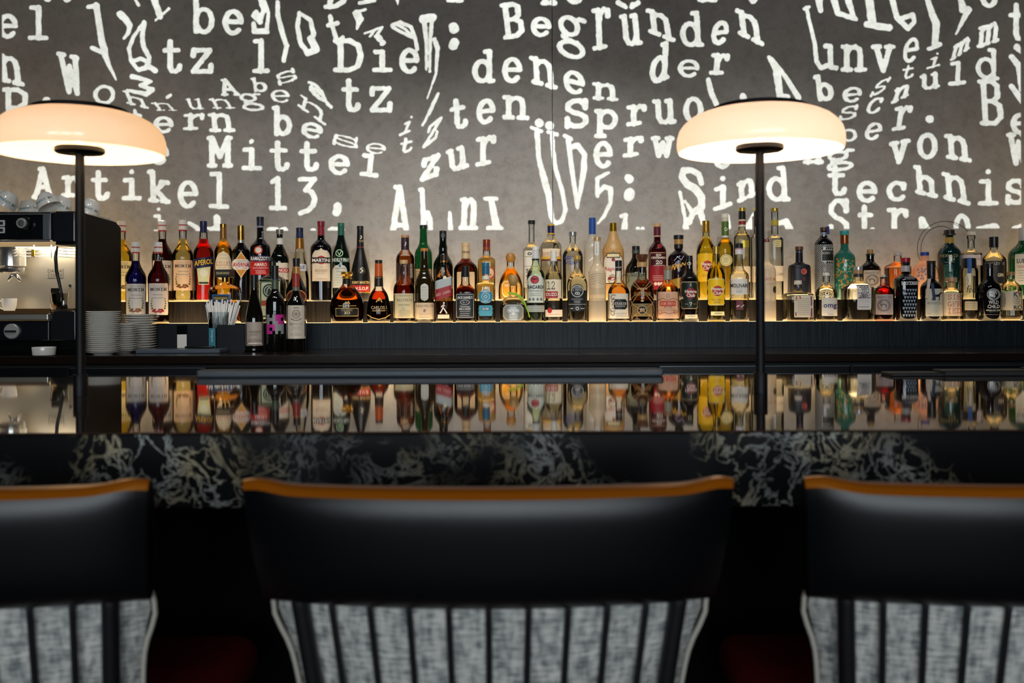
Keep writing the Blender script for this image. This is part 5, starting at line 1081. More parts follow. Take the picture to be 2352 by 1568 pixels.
B('clear gin bottle with wooden stopper and large red three-line lettering', 2185, 'F', [(660,8.4),(664,13),(668,20),(674,21.2),(745,21)], 'clear', ('f7f1d8', 668), rad=4, n=2.3,
  caps=[('wooden_stopper',[(637,12.5),(646,12.5),(648,9)],'b58f68'),('cork_neck',[(648,8.6),(660,8.8)],'d2a868')], L=[('rect',673,725,20.6,'e4cfae')], T=[('SIE',6.5,682,26,11.5,'b3202a','f'),('GFR',6.5,698,27,11.5,'b3202a','f'),('IED',6.5,713.5,26,11.5,'b3202a','f'),('RHEINLAND DRY GIN',6.5,722,27,2,'4a3a34','s')])
B('clear cylinder gin bottle with white stopper and violet-white label', 2231, 'R', [(540,8.4),(546,9.5),(551,7.4),(574,7.8),(579,14),(582,23),(587,23.8),(690,23.6)], 'clear', ('f9f6ea', 579), n=2.4, rad=3,
  caps=[('stopper',[(532,10.4),(540,10.6)],'e2dad0')], L=[('rect',586,610,22.8,'cfc2c6')], T=[('BOTANIST',8,596,26,4,'8a7a84','s')])
r_, S_ = B('clear gin flask with black lid and bright blue ribbon', 2226, 'F', [(616,17.5),(622,19.3),(745,19.3)], 'clear', ('f8f8f5', 634), rad=3,
  caps=[('lid',[(593,14.6),(595,15.2),(616,15.6)],'17181c')], L=[('rect',692,712,13,'d6c49c',4)], T=[('feel',6,664,22,17,'24242a','i')], D=[('small_print',lines(-6,14,697,707,3,.5),'8a7a58')])
rv, rf = [], []
for i, (y, rr_) in enumerate(((592.4, 15.0), (596, 15.6), (604, 16.0), (614, 16.2), (617, 18.2), (622, 19.9), (628, 19.9))):
    for a in (-3.5, 0, 5.5):
        lx, ly = a*S_.sc, -math.sqrt(rr_*rr_-a*a)*S_.sc-.0006; c_, q_ = math.cos(S_.phi), math.sin(S_.phi)
        rv.append((S_.cx+lx*c_+ly*q_, S_.d-lx*q_+ly*c_, S_.z(y)))
    if i: rf += [((i-1)*3+k, (i-1)*3+k+1, i*3+k+1, i*3+k) for k in range(2)]
mk('ribbon', rv, rf, plain('2a5aa0', .5), r_)
B('clear gin bottle with black cap and black label with white capitals', 2283, 'R', [(568,8.2),(578,8.6),(584,16),(592,24),(600,26.3),(690,26.2)], 'clear', ('f5efd2', 596), rad=6,
  caps=[(K,[(544,9.8),(568,9.8)],'14141a')], L=[('rect',600,651,25.7,'16161b')], T=[('LANGLEY\'S',2,606,38,5.6,'d8d4ca','f'),('GIN',13,632,11,8,'e6e0cc','b')], D=[('small_print',lines(-8,9,561,566,2,.9),'b9b9c0')])
B('black gin bottle with ringed lion emblem and white lettering', 2273, 'F', [(616,8.8),(640,8.6),(646,15),(654,23),(664,26.6),(745,26)], '0b0b0e', None, rad=7,
  caps=[(K,[(605,9),(616,9.2)],'101014')], T=[('WILD',8,694,20,8,'e2e2de','b'),('CHILD',8,703.5,24,8,'e2e2de','b'),('BERLIN DRY GIN',7,712,27,3,'e2e2de','b')], D=[('lion_emblem',ring_polys(8,676,12.6,.7,26)+ring_polys(8,676,10.2,.4,26)+[disc_poly(7,673,4.5,4),disc_poly(9,680,3,3.5)]+stroke_polys([(2,676),(5,668),(12,668),(14,676)],1),'c9c9c6'),('small_print',lines(-3,18,715,716,1,.3)+lines(-17,19,722,722,1,.4),'9a9a9c')])
B('big green gin bottle with white cap cut by the right picture edge', 2350, 'R', [(553,9.4),(560,11),(568,20),(578,29),(588,31.6),(690,31.4)], '0f5224', None, rad=8,
  caps=[(K,[(523,8.8),(545,9),(553,9.6)],'c9c6c6')], L=[('rect',584,654,22,'d3d2ca',6)], T=[('LUBUSKI',6,600,36,10,'26302a','b'),('GIN',0,613,20,5,'b02a2a','s')], D=[('small_print',lines(-12,16,622,645,5,.6),'7a807a')])
B('clear gin bottle with wooden stopper and bold black letters by the right edge', 2322, 'F', [(632,8.4),(645,8),(650,14),(657,21),(664,24),(720,24),(728,24),(745,19)], 'clear', ('f5e6bc', 666), rad=5, n=2.2,
  caps=[('wooden_stopper',[(624,9),(632,9)],'a87c4a')], L=[('rect',669,712,23.2,'dcccae')], T=[('KY',14,676,17,11,'1a1816','b'),('RÖ',14,705,17,12,'1a1816','b')], D=[('small_print',lines(2,20,684,696,4,.5)+sum((lines(-16,-10,674+i*2.6,674+i*2.6,1,.8) for i in range(12)),[]),'5a5448')])

# ------------------------------------------------------------------ counter lamps
LAMPD = 1.594
def opal():
    m, n, l = newmat('opal_glass'); n.remove(n['Principled BSDF'])
    df = n.new('ShaderNodeBsdfDiffuse'); df.inputs[0].default_value = (0.86, 0.82, 0.78, 1)
    tl = n.new('ShaderNodeBsdfTranslucent'); tl.inputs[0].default_value = (1.0, 0.86, 0.77, 1)
    gl = n.new('ShaderNodeBsdfGlossy'); gl.inputs['Roughness'].default_value = 0.06
    m1 = n.new('ShaderNodeMixShader'); m1.inputs[0].default_value = 0.2
    m2 = n.new('ShaderNodeMixShader'); m2.inputs[0].default_value = 0.05
    l.new(df.outputs[0], m1.inputs[1]); l.new(tl.outputs[0], m1.inputs[2])
    l.new(m1.outputs[0], m2.inputs[1]); l.new(gl.outputs[0], m2.inputs[2])
    l.new(m2.outputs[0], n['Material Output'].inputs[0])
    return m
OPAL = opal(); LBLK = plain('0c0d0f', 0.5, 0, 0, .25)
def lamp(px, label, energy, col):
    c = P(px, 700, LAMPD); sc = LAMPD/FPX; X = c.x
    zz_ = lambda y: CAMZ+(HY-y)*sc            # picture row on the lamp's axis
    o = thing('table_lamp', (X, LAMPD, ZT), label, 'lamp', 'opal glass lamps on the bar counter')
    zr = zz_(350)
    prof = [(350,183.5),(344,186.5),(333,188),(317,187),(301,182),(287,172),(275,158),(266,140),(260,122),(257,102)]
    outer = [(zz_(y), h*sc) for y, h in prof]
    inner = [(z-0.002, r-0.0035) for z, r in outer[::-1]]
    inner[-1] = (outer[0][0], outer[0][1]-0.003)
    lathe('lamp_shade', outer, (X, LAMPD, 0), OPAL, o, seg=72, cb=False, ct=False)
    lathe('top_plate', [(zz_(258.5), 104*sc), (zz_(255), 107*sc), (zz_(249), 106*sc), (zz_(247), 102*sc)], (X, LAMPD, 0), LBLK, o, seg=48)
    lathe('light_disc', [(zz_(349), 50*sc), (zz_(346), 54*sc), (zz_(338), 54*sc), (zz_(336), 52*sc)], (X, LAMPD, 0), LBLK, o, seg=40)
    lathe('led_module', [(zz_(335.8), 40*sc), (zz_(333), 40*sc)], (X, LAMPD, 0), emit(col, 3.0), o, seg=32)
    lathe('stem', [(ZT+0.03, 10.5*sc), (zz_(349), 10.2*sc)], (X, LAMPD, 0), LBLK, o, seg=24)
    lathe('socket_base', [(ZT+0.0003, 16*sc), (ZT+0.034, 16*sc), (ZT+0.035, 15.4*sc)], (X, LAMPD, 0), LBLK, o, seg=28)
    lathe('centre_rod', [(zz_(333), 6*sc), (zz_(258), 6*sc)], (X, LAMPD, 0), plain('c9c4bc', .4), o, seg=16)
    d = bpy.data.lights.new('lamp_light', 'POINT'); d.energy = energy; d.color = col; d.shadow_soft_size = 0.028
    lo_ = bpy.data.objects.new('lamp_light', d); COL.objects.link(lo_); lo_.parent = o; lo_.location = (0, 0, zz_(308)-ZT)
    return o
lamp(184.5, 'dimmer opal glass dome lamp on a black stem beside the coffee machine', 4.6, (1.0, 0.66, 0.34))
lamp(1746, 'brighter opal glass dome lamp on a black stem on the right of the counter', 6.0, (1.0, 0.7, 0.46))

# ------------------------------------------------------------------ espresso machine
ED0, ED1 = 3.40, 3.775
s3 = ED0/FPX
def ex(x): return P(x, 700, ED0).x
def ez(y, x=100): return P(x, y, ED0).z
MBLK = plain('060607', 0.6, 0, 0, .15); STEEL = plain('c9c2b4', 0.34, 0.85); CHROME = plain('e0ddd8', 0.2, 0.85)
XR = ex(176); XL = ex(-380)
em = thing('espresso_machine', ((XL+XR)/2, 3.6, ZB), 'black espresso machine with steel splashback, knob and steam wand', 'coffee machine')
def prism(name, prof, x0, x1, mat, parent, bevel=0.004):
    """side outline (y, z) pushed along x"""
    bm = bmesh.new(); k = len(prof)
    a = [bm.verts.new((x0, y, z)) for y, z in prof]; b = [bm.verts.new((x1, y, z)) for y, z in prof]
    bm.faces.new(a); bm.faces.new(b[::-1])
    for i in range(k): bm.faces.new((a[i], b[i], b[(i+1) % k], a[(i+1) % k]))
    bmesh.ops.recalc_face_normals(bm, faces=bm.faces)
    if bevel: bmesh.ops.bevel(bm, geom=list(bm.edges), offset=bevel, segments=2, profile=.5, affect='EDGES')
    bm.verts.index_update(); v = [q.co.copy() for q in bm.verts]; f = [[q.index for q in p.verts] for p in bm.faces]; bm.free()
    return mk(name, v, f, mat, parent)
zt = ez(485); zh = ez(562); zd = ez(712); z0 = ZB+0.028
prism('side_panel', [(ED0, zt), (ED1-0.05, zt-.01), (ED1, zt-.03), (ED1, z0), (ED0+.03, z0), (ED0, zd), (ED0+.135, zd), (ED0+.135, zh), (ED0, zh)], XR-0.075, XR, MBLK, em, .003)
prism('side_panel', [(ED0, zt), (ED1-0.05, zt-.01), (ED1, zt-.03), (ED1, z0), (ED0+.03, z0), (ED0, zd), (ED0+.135, zd), (ED0+.135, zh), (ED0, zh)], XL, XL+.075, MBLK, em, .003)
prism('side_cheek', [(ED0+.004, zt-.001), (ED1-0.05, zt-.011), (ED1, zt-.031), (ED1, z0), (ED0+.03, z0), (ED0+.004, zd-.01)], XR, XR+.006, MBLK, em, .002)
head = box('head_panel', XL+.075, ex(122), ED0-.012, ED1-.05, ez(552), zt-.004, plain('0c0e13', .2, 0, .5), em, .004)
box('head_panel', ex(122), XR-.003, ED0-.006, ED1-.05, ez(556), zt-.004, plain('15191f', .25, 0, .5), em, .004)
box('trim_strip', XL+.075, ex(119), ED0-.016, ED0-.012, ez(556), ez(551.5), CHROME, head)
box('trim_strip', XL+.075, ex(119), ED0-.016, ED0-.012, ez(493.5), ez(491), CHROME, head)
box('display_strip', ex(104), ex(118), ED0-.0155, ED0-.012, ez(550), ez(493), plain('b8c2c8', .15, .8), head)
for y in (513, 529):
    bt = box('button', ex(2.5), ex(17), ED0-.017, ED0-.012, ez(y+7), ez(y-7), plain('d8d8d6', .4), head, .002)
    box('button_icon', ex(6), ex(13.5), ED0-.0176, ED0-.017, ez(y+3.5), ez(y-3.5), plain('222428', .4), bt)
RX = Matrix.Rotation(math.pi/2, 4, 'X')
def dial(name, x, y, r, depth, mat, parent, yf, seg=28):
    return lathe(name, [(0, r*s3), (depth*.8, r*s3), (depth, r*s3*.9)], (ex(x), yf, ez(y)), mat, parent, seg=seg, M=RX)
kn = dial('steam_knob', 66, 514, 15, .02, plain('0b0c0e', .3), head, ED0-.012)
dial('knob_face', 62, 514, 11.5, .008, plain('c4c2be', .3, .4), kn, ED0-.032)
dial('knob_symbol', 62, 514, 7.5, .0015, plain('5a5a58', .4), kn, ED0-.04)
box('splashback', XL+.075, XR-.004, ED0+.12, ED0+.126, zd+.005, zh, STEEL, em)
box('splash_side', XR-.012, XR-.004, ED0+.02, ED0+.12, zd+.005, zh, STEEL, em)
for k in range(4):
    tube('cup_rail', [(XL+.08, ED0+.02, ez(567+k*7)), (ex(118), ED0+.02, ez(567+k*7)), (ex(165), ED0+.05, ez(570+k*7))], .0011, CHROME, em, 6)
for x in (-20, 72, 112): tube('rail_post', [(ex(x), ED0+.02, ez(562)), (ex(x), ED0+.02, ez(592))], .0012, CHROME, em, 6)
box('rail_accent', ex(66), ex(73), ED0+.018, ED0+.024, ez(588), ez(572), plain('c9a21e', .4), em)
# group head, portafilter and spout
for gx_ in (8, -170):
    gh = lathe('group_head', [(ez(612), 26*s3), (ez(609), 30*s3), (ez(574), 30*s3), (ez(566), 34*s3)], (ex(gx_), ED0+.06, 0), CHROME, em, seg=32)
    pf = lathe('portafilter', [(ez(626), 22*s3), (ez(622), 26*s3), (ez(613), 27*s3)], (ex(gx_), ED0+.06, 0), CHROME, em, seg=28)
    tube('handle', [(ex(gx_), ED0+.02, ez(618)), (ex(gx_-24), ED0-.07, ez(626)), (ex(gx_-34), ED0-.10, ez(630))], [.007, .010, .011], plain('0d0d0e', .3), pf, 12)
    for s_ in (-1, 1):
        tube('spout', [(ex(gx_+10), ED0+.045, ez(624)), (ex(gx_+10+s_*7), ED0+.045, ez(634)), (ex(gx_+10+s_*15), ED0+.045, ez(645))], [.008, .007, .005], CHROME, pf, 10)
sw = tube('steam_wand', [(ex(124), ED0+.02, ez(566)), (ex(128), ED0+.0, ez(590)), (ex(133), ED0-.01, ez(620)), (ex(142), ED0-.005, ez(670)), (ex(147), ED0+.0, ez(700))], [.006, .0062, .006, .0052, .0045], plain('17171a', .35), em, 12)
lathe('wand_tip', [(ez(702), 2*s3), (ez(699), 4.4*s3), (ez(690), 3.8*s3)], (ex(147), ED0, 0), CHROME, sw, seg=14)
ex = lambda x, d=ED0+.119: P(x, 700, d).x; ez = lambda y, x=100, d=ED0+.119: P(x, y, d).z; s3 = (ED0+.119)/FPX
lg = box('sign_plate', ex(109), ex(146), ED0+.1185, ED0+.12, ez(639), ez(615), STEEL, em)
for t_, y in (('DALLA', 622), ('CORTE', 632.5)):
    V2, F2, _ = text_geo(t_, 's')
    mk('lettering', [(ex(127)+u*33*s3, ED0+.118, ez(y)+w*8*s3) for u, w in V2], F2, plain('2a2826', .5), lg)
mk('logo_frame', *join([geo_box(ex(110), ex(145.5), ED0+.1178, ED0+.1184, ez(638.6), ez(637.8)), geo_box(ex(144.8), ex(145.6), ED0+.1178, ED0+.1184, ez(638), ez(617))]), plain('4a4744', .5), lg)
dial('screw', 161, 656, 3.2, .003, plain('6a6660', .3, 1), em, ED0+.12, 14)
def ex(x): return P(x, 700, ED0).x
def ez(y, x=100): return P(x, y, ED0).z
s3 = ED0/FPX
tray = box('drip_tray', XL+.075, ex(116), ED0-.02, ED0+.12, ez(735), ez(720), STEEL, em, .003)
box('tray_edge', XL+.075, ex(118), ED0-.022, ED0-.016, ez(720), ez(713), plain('c08a5a', .2, .8), tray)
lowp = box('lower_panel', XL+.075, ex(116), ED0-.012, ED1-.05, ez(782), ez(737), plain('0e1219', .24, 0, .4), em, .003)
box('lower_panel', ex(116), XR-.003, ED0-.004, ED1-.05, ez(782), ez(714), plain('0b0d11', .3, 0, .3), em, .003)
kn = dial('boiler_knob', 33, 760, 17.5, .012, plain('b4b2ae', .4, .3), lowp, ED0-.012)
mk('knob_bar', *geo_box(ex(20), ex(46), ED0-.030, ED0-.0235, ez(762.5), ez(757.5), .001, 1), plain('8a8a88', .25, 1), kn)
for fx in (100, -340):
    lathe('machine_foot', [(ZB+.0004, 20*s3), (ZB+.028, 20*s3)], (ex(fx), ED0+.05, 0), plain('17181b', .4), em, seg=24)
    lathe('machine_foot', [(ZB+.0004, 20*s3), (ZB+.028, 20*s3)], (ex(fx), ED1-.06, 0), plain('17181b', .4), em, seg=24)
box('cup_warmer', XL+.01, XR-.01, ED0+.02, ED1-.06, zt-.006, zt+.0008, STEEL, em)
d_ = bpy.data.lights.new('work_light', 'AREA'); d_.energy = 4.2; d_.color = (1.0, .85, .62); d_.shape = 'RECTANGLE'; d_.size = .7; d_.size_y = .03
wl = bpy.data.objects.new('work_light', d_); COL.objects.link(wl); wl.parent = em; wl.location = Vector(((XL+XR)/2, ED0+.03, ez(558)-.004))-Vector(em.location)
# white pot standing in front of the machine
PORC = plain('efece6', 0.18, 0, 0.5)
p = P(98, 812, 3.345)
o = lathe('ramekin', [(ZB+.0005, .033), (ZB+.003, .037), (ZB+.028, .0395), (ZB+.030, .039), (ZB+.028, .037), (ZB+.006, .034)], (p.x, 3.355, 0), PORC, None, seg=40, ct=True); recentre(o)
tag(o, 'small white ramekin on the worktop in front of the coffee machine', 'bowl')
# glass pitcher and white cup on the drip tray
ztr = ez(720)+.0008
for nm, px_, lab, cat in (('coffee_cup', 6, 'white coffee cup under the spout of the coffee machine', 'cup'),):
    r = 15*s3*1.05
    o = thing(nm, (ex(px_), ED0+.045, ztr), lab, cat)
    lathe('cup_body', [(ztr+.0003, r*.55), (ztr+.01, r*.75), (ztr+.03, r*.98), (ztr+.054, r*1.06), (ztr+.054, r*1.0), (ztr+.03, r*.92), (ztr+.008, r*.6)], (ex(px_), ED0+.045, 0), PORC, o, seg=32)
    tube('handle', [(ex(px_)-r, ED0+.045, ztr+.046), (ex(px_)-r-.016, ED0+.045, ztr+.042), (ex(px_)-r-.014, ED0+.045, ztr+.022), (ex(px_)-r*.85, ED0+.045, ztr+.016)], .0035, PORC, o, 8)
o = thing('milk_jug', (ex(121), ED0+.05, ez(711)), 'small steel milk jug under the steam wand', 'jug')
ztr = ez(711)
lathe('jug_body', [(ztr+.0003, 17*s3), (ztr+.004, 18*s3), (ztr+.05, 20*s3), (ztr+.058, 21*s3), (ztr+.057, 20*s3), (ztr+.006, 16.5*s3)], (ex(121), ED0+.05, 0), plain('b8b4ac', .12, 1), o, seg=32)
box('jug_handle', ex(113), ex(135), ED0+.01, ED0+.018, ztr+.058, ztr+.078, plain('55524c', .3, 1), o, .003)
# cups piled on the cup warmer
def cup_mesh(M, c, r, par):
    h = r*1.35
    prof = [(0, r*.5), (.002, r*.55), (h*.12, r*.6), (h*.35, r*.86), (h*.65, r*.98), (h, r*1.02), (h, r*.96), (h*.6, r*.9), (h*.3, r*.76), (h*.12, r*.45)]
    lathe('cup_body', prof, c, PORC, par, seg=36, M=M)
    V, F = geo_tube([(r*.97, 0, h*.82), (r*1.3, 0, h*.84), (r*1.45, 0, h*.6), (r*1.3, 0, h*.34), (r*.82, 0, h*.3)], r*.085, 8)
    mk('handle', [(M @ Vector(q))+Vector(c) for q in V], F, PORC, par, True)
    V2, F2, _ = text_geo('LOUNGE', 'b')
    vv = []
    for u, w in V2:
        a = -math.pi/2+u*1.15; rr_ = r*.985; vv.append((M @ Vector((rr_*math.cos(a), rr_*math.sin(a), h*.62+w*h*.17)))+Vector(c))
    mk('lettering', vv, F2, plain('2f8a98', .4), par)
    V2, F2, _ = text_geo('THE', 'b')
    vv = []
    for u, w in V2:
        a = -math.pi/2-1.0+u*.42; rr_ = r*.985; vv.append((M @ Vector((rr_*math.cos(a), rr_*math.sin(a), h*.62+w*h*.17)))+Vector(c))
    mk('lettering', vv, F2, plain('1a1c1e', .4), par)
    return h
CUPS = [(30, 476, .05, 215, 12, 'leftmost white coffee cup lying on the coffee machine with teal lettering'),
        (100, 478, .09, 150, -14, 'white cup turned over in the middle of the coffee machine top'),
        (150, 480, .16, 205, 8, 'white cup tilted behind the left lamp stem on the coffee machine'),
        (216, 484, .27, 205, 4, 'white cup with teal lettering at the right end of the coffee machine top'),
        (-40, 477, .08, 190, 0, 'white cup on the coffee machine cut by the left picture edge'),
        (62, 470, .22, 170, 6, 'white cup at the back of the row on the coffee machine')]
for px_, py_, dy_, tilt_, yaw_, lab in CUPS:
    dcup = ED0+dy_; q = P(px_, py_, dcup); r = 0.040
    th = math.radians(tilt_)
    M = Matrix.Rotation(math.radians(yaw_), 4, 'Z') @ Matrix.Rotation(th, 4, 'Y')
    xx_ = min(q.x, XR-.052)
    # rest the tilted cup on the warmer
    pts_ = [M @ Vector((r*1.02*math.cos(a), r*1.02*math.sin(a), z_)) for a in np.linspace(0, 6.28, 24) for z_ in (0, r*.8, r*1.35)]
    lift = -min(q_.z for q_ in pts_)
    c = (xx_, dcup, zt+.002+lift)
    o = thing('coffee_cup', (xx_, dcup, zt+.002), lab, 'cup', 'cups warming on the coffee machine')
    cup_mesh(M, c, r, o)

# ------------------------------------------------------------------ saucer stacks
ORD = ['topmost', 'second from the top', 'third from the top', 'fourth from the top', 'fifth from the top', 'sixth from the top', 'seventh from the top', 'eighth from the top', 'ninth from the top', 'tenth from the top', 'eleventh from the top', 'twelfth from the top', 'thirteenth from the top', 'fourteenth from the top', 'fifteenth from the top', 'sixteenth from the top', 'seventeenth from the top', 'eighteenth from the top', 'nineteenth from the top', 'twentieth from the top', 'lowest']
def saucer_stack(px, d, r, y0, count, label, group):
    c = P(px, 780, d); pitch = None
    zt_ = P(px, y0, d).z
    pitch = (zt_-ZB-.012)/count
    first = None
    for i in range(count):
        z = ZB+.0005+i*pitch
        if first is None:
            first = lathe('saucer', [(0, r*.55), (.0025, r*.58), (.004, r*.66), (.0095, r*.97), (.0115, r), (.0118, r*.985), (.006, r*.66), (.0045, r*.55)], (0, 0, 0), PORC, None, seg=44)
            o = first
        else:
            o = first.copy(); COL.objects.link(o)
        o.location = (c.x+random.uniform(-.0008, .0008), d, z)
        tag(o, label % ORD[count-1-i], 'saucer', group)
saucer_stack(237, 3.42, .0595, 710, 21, 'white saucer, %s in the tall front stack by the lamp stem', 'front stack of saucers')
saucer_stack(280, 3.535, .058, 738, 13, 'white saucer, %s in the low middle stack of saucers', 'middle stack of saucers')
saucer_stack(320, 3.66, .066, 716, 15, 'white saucer, %s in the wide rear stack below the syrups', 'rear stack of saucers')

# ------------------------------------------------------------------ tray, bar caddy, straws
def cb(name, x0, x1, y0, y1, da, db, mat, parent, bev=.002):
    a, b = P(x0, y1, da), P(x1, y0, da)
    return box(name, a.x, b.x, da, db, a.z, b.z, mat, parent, bev)
ta = P(306, 806, 3.46); tb = P(500, 797, 3.46)
o = box('slate_tray', ta.x, tb.x, 3.48, 3.585, ZB+.0004, ZB+.0135, plain('49535d', .4), None, .002); recentre(o)
tag(o, 'grey slate tray lying under the bar caddy', 'tray')
cdy = thing('bar_caddy', (P(465, 800, 3.66).x, 3.66, ZB), 'black bar caddy with notched compartments holding straws and napkins', 'caddy')
CB = plain('0d1218', .4, 0, 0, .25)
c0, c1 = P(362, 800, 3.59).x, P(562, 800, 3.59).x
cz = P(450, 746, 3.59).z
box('caddy_base', c0, c1, 3.59, 3.72, ZB+.0004, ZB+.004, CB, cdy)
box('back_wall', c0, c1, 3.716, 3.72, ZB+.004, cz-.002, CB, cdy)
xs = [362, 405, 430, 480, 497, 562]
for i in range(5):
    a, b = P(xs[i], 780, 3.59).x, P(xs[i+1], 780, 3.59).x
    low = i in (1, 3)
    if i == 1: hz_ = P(410, 767, 3.59).z
    elif i == 3: hz_ = P(480, 753, 3.59).z
    else: hz_ = cz
    box('front_wall', a+.0006, b-.0006, 3.59, 3.5935, ZB+.004, hz_, CB, cdy, .0012)
for x in (362, 405, 430, 562): 
    a = P(x, 780, 3.59).x; box('divider', a-.0012, a+.0012, 3.594, 3.716, ZB+.004, cz-.003, CB, cdy)
a, b = P(407, 768, 3.585), P(429, 797, 3.585)
o = box('napkin_pack', a.x, b.x, 3.5825, 3.5885, ZB+.0145, a.z, plain('e2dcd4', .7), None, .001); recentre(o); tag(o, 'small white paper napkin pack leaning on the bar caddy', 'napkins')
a, b = P(480, 753, 3.585), P(495, 797, 3.585)
o = box('sugar_sachet', a.x, b.x, 3.5825, 3.587, ZB+.0145, a.z, plain('2a7a8c', .5), None, .0008); recentre(o); tag(o, 'narrow teal sachet with white writing in the bar caddy notch', 'sachet')
V2, F2, _ = text_geo('Designed', 's')
mk('lettering', [((a.x+b.x)/2+w*5*3.585/FPX, 3.5821, P(488, 771, 3.585).z-u*26*3.585/FPX) for u, w in V2], F2, plain('e8f0f0'), o)
a, b = P(424, 794, 3.57), P(492, 800, 3.57)
o = tube('pen', [(a.x, 3.572, ZB+.0185), (a.x+.01, 3.572, ZB+.0187), (b.x-.008, 3.572, ZB+.0187), (b.x, 3.572, ZB+.0185)], [.0025, .0045, .0045, .003], plain('0c0c0e', .3), None, 10); recentre(o); tag(o, 'black pen lying on the slate tray before the caddy', 'pen')
cpx = P(503, 745, 3.65)
o = lathe('straw_glass', [(ZB+.0045, .034), (ZB+.006, .036), (P(503, 716, 3.65).z, .0415), (P(503, 716, 3.65).z, .0400), (ZB+.008, .0345), (ZB+.0075, .001)], (cpx.x, 3.655, 0), thin_glass('e8eef0'), None, seg=40); recentre(o)
tag(o, 'clear glass tumbler full of straws standing in the caddy', 'glass')
rs = random.Random(11)
SM = plain('eae8e4', .3)
for i in range(46):
    ang = rs.uniform(0, 6.28); rr_ = .028*math.sqrt(rs.random())
    bx_, by_ = cpx.x+rr_*math.cos(ang), 3.655+rr_*math.sin(ang)*.9
    fan = (bx_-cpx.x)/.028
    topz = P(503, 686+rs.uniform(0, 16), 3.65).z
    txp = bx_+fan*.042+rs.uniform(-.008, .008)+.006; typ = by_+rs.uniform(-.012, .012)
    V, F = geo_tube([(bx_, by_, ZB+.012), (txp, typ, topz)], .0027, 8)
    o = mk('drinking_straw', V, F, SM, None, True); recentre(o)
    tag(o, 'clear white drinking straw in the tumbler on the caddy', 'straw', 'straws in the tumbler')

# ------------------------------------------------------------------ wire spiral behind the gins
def wire():
    pts = []
    spec = [(2172, 572, 66, 64, 200, -25), ]
    c = (2172, 570)
    for i in range(60):
        t = i/59; a = math.radians(215-t*250); rx, ry = 65, 62
        pts.append(P(c[0]+rx*math.cos(a), c[1]-ry*math.sin(a), WALL_Y-.02))
    for i in range(50):
        t = i/49; a = math.radians(-35-t*285); rx, ry = 65-t*24, 62-t*14
        pts.append(P(c[0]+rx*math.cos(a)-8*t, c[1]-ry*math.sin(a), WALL_Y-.02))
    return pts
o = tube('wire_coil', wire(), .0011, plain('2a2622', .5, .5), None, 6); recentre(o)
tag(o, 'thin dark wire coil standing against the concrete wall behind the gins', 'wire')

# ------------------------------------------------------------------ bar stools
def leather(c, rough):
    m, n, l = newmat('leather'); b = n['Principled BSDF']
    b.inputs['Base Color'].default_value = (*lin(c), 1); b.inputs['Roughness'].default_value = rough
    t = n.new('ShaderNodeTexVoronoi'); t.inputs['Scale'].default_value = 520
    bp = n.new('ShaderNodeBump'); bp.inputs['Strength'].default_value = .12; bp.inputs['Distance'].default_value = .0006
    l.new(t.outputs[0], bp.inputs['Height']); l.new(bp.outputs[0], b.inputs['Normal'])
    return m
def linen():
    m, n, l = newmat('grey_linen'); b = n['Principled BSDF']
    tc = n.new('ShaderNodeTexCoord'); mp = n.new('ShaderNodeMapping'); mp.inputs['Scale'].default_value = (150, 150, 28)
    t = n.new('ShaderNodeTexNoise'); t.inputs['Scale'].default_value = 1; t.inputs['Detail'].default_value = 4
    mp2 = n.new('ShaderNodeMapping'); mp2.inputs['Scale'].default_value = (60, 60, 420)
    t2 = n.new('ShaderNodeTexNoise'); t2.inputs['Scale'].default_value = 1; t2.inputs['Detail'].default_value = 3
    l.new(tc.outputs['Object'], mp.inputs[0]); l.new(mp.outputs[0], t.inputs['Vector'])
    l.new(tc.outputs['Object'], mp2.inputs[0]); l.new(mp2.outputs[0], t2.inputs['Vector'])
    ad = n.new('ShaderNodeMath'); ad.operation = 'ADD'; l.new(t.outputs[0], ad.inputs[0]); l.new(t2.outputs[0], ad.inputs[1])
    cr = n.new('ShaderNodeValToRGB'); cr.color_ramp.elements[0].position = .38; cr.color_ramp.elements[1].position = .62
    hf = n.new('ShaderNodeMath'); hf.operation = 'MULTIPLY'; hf.inputs[1].default_value = .5; l.new(ad.outputs[0], hf.inputs[0])
    cr.color_ramp.elements[0].color = (*lin('66696a'), 1); cr.color_ramp.elements[1].color = (*lin('c6c4bc'), 1)
    l.new(hf.outputs[0], cr.inputs[0]); l.new(cr.outputs[0], b.inputs['Base Color']); b.inputs['Roughness'].default_value = .95
    b.inputs['Specular IOR Level'].default_value = .1
    bp = n.new('ShaderNodeBump'); bp.inputs['Strength'].default_value = .3; bp.inputs['Distance'].default_value = .001
    l.new(ad.outputs[0], bp.inputs['Height']); l.new(bp.outputs[0], b.inputs['Normal'])
    return m
BLEATH = leather('050608', .3); LAMPLEATH = leather('8c4a08', .3); RLEATH = leather('5a0a0c', .45); LINEN = linen(); SBLK = plain('08080a', .5); PIPE = plain('a8a296', .8)
def grid(name, fn, nu, nv, mat, parent, closed_v=False):
    V, F = [], []
    for i in range(nu+1):
        for j in range(nv if closed_v else nv+1):
            V.append(fn(i/nu*2-1, j/nv))
    m = nv if closed_v else nv+1
    for i in range(nu):
        for j in range(nv):
            a, b = i*m+j, i*m+(j+1) % m
            F.append((a, b, b+m, a+m))
    if closed_v:
        F.append(tuple(range(m-1, -1, -1))); F.append(tuple(range(nu*m, nu*m+m)))
    return mk(name, V, F, mat, parent, True)
STY = 0.895
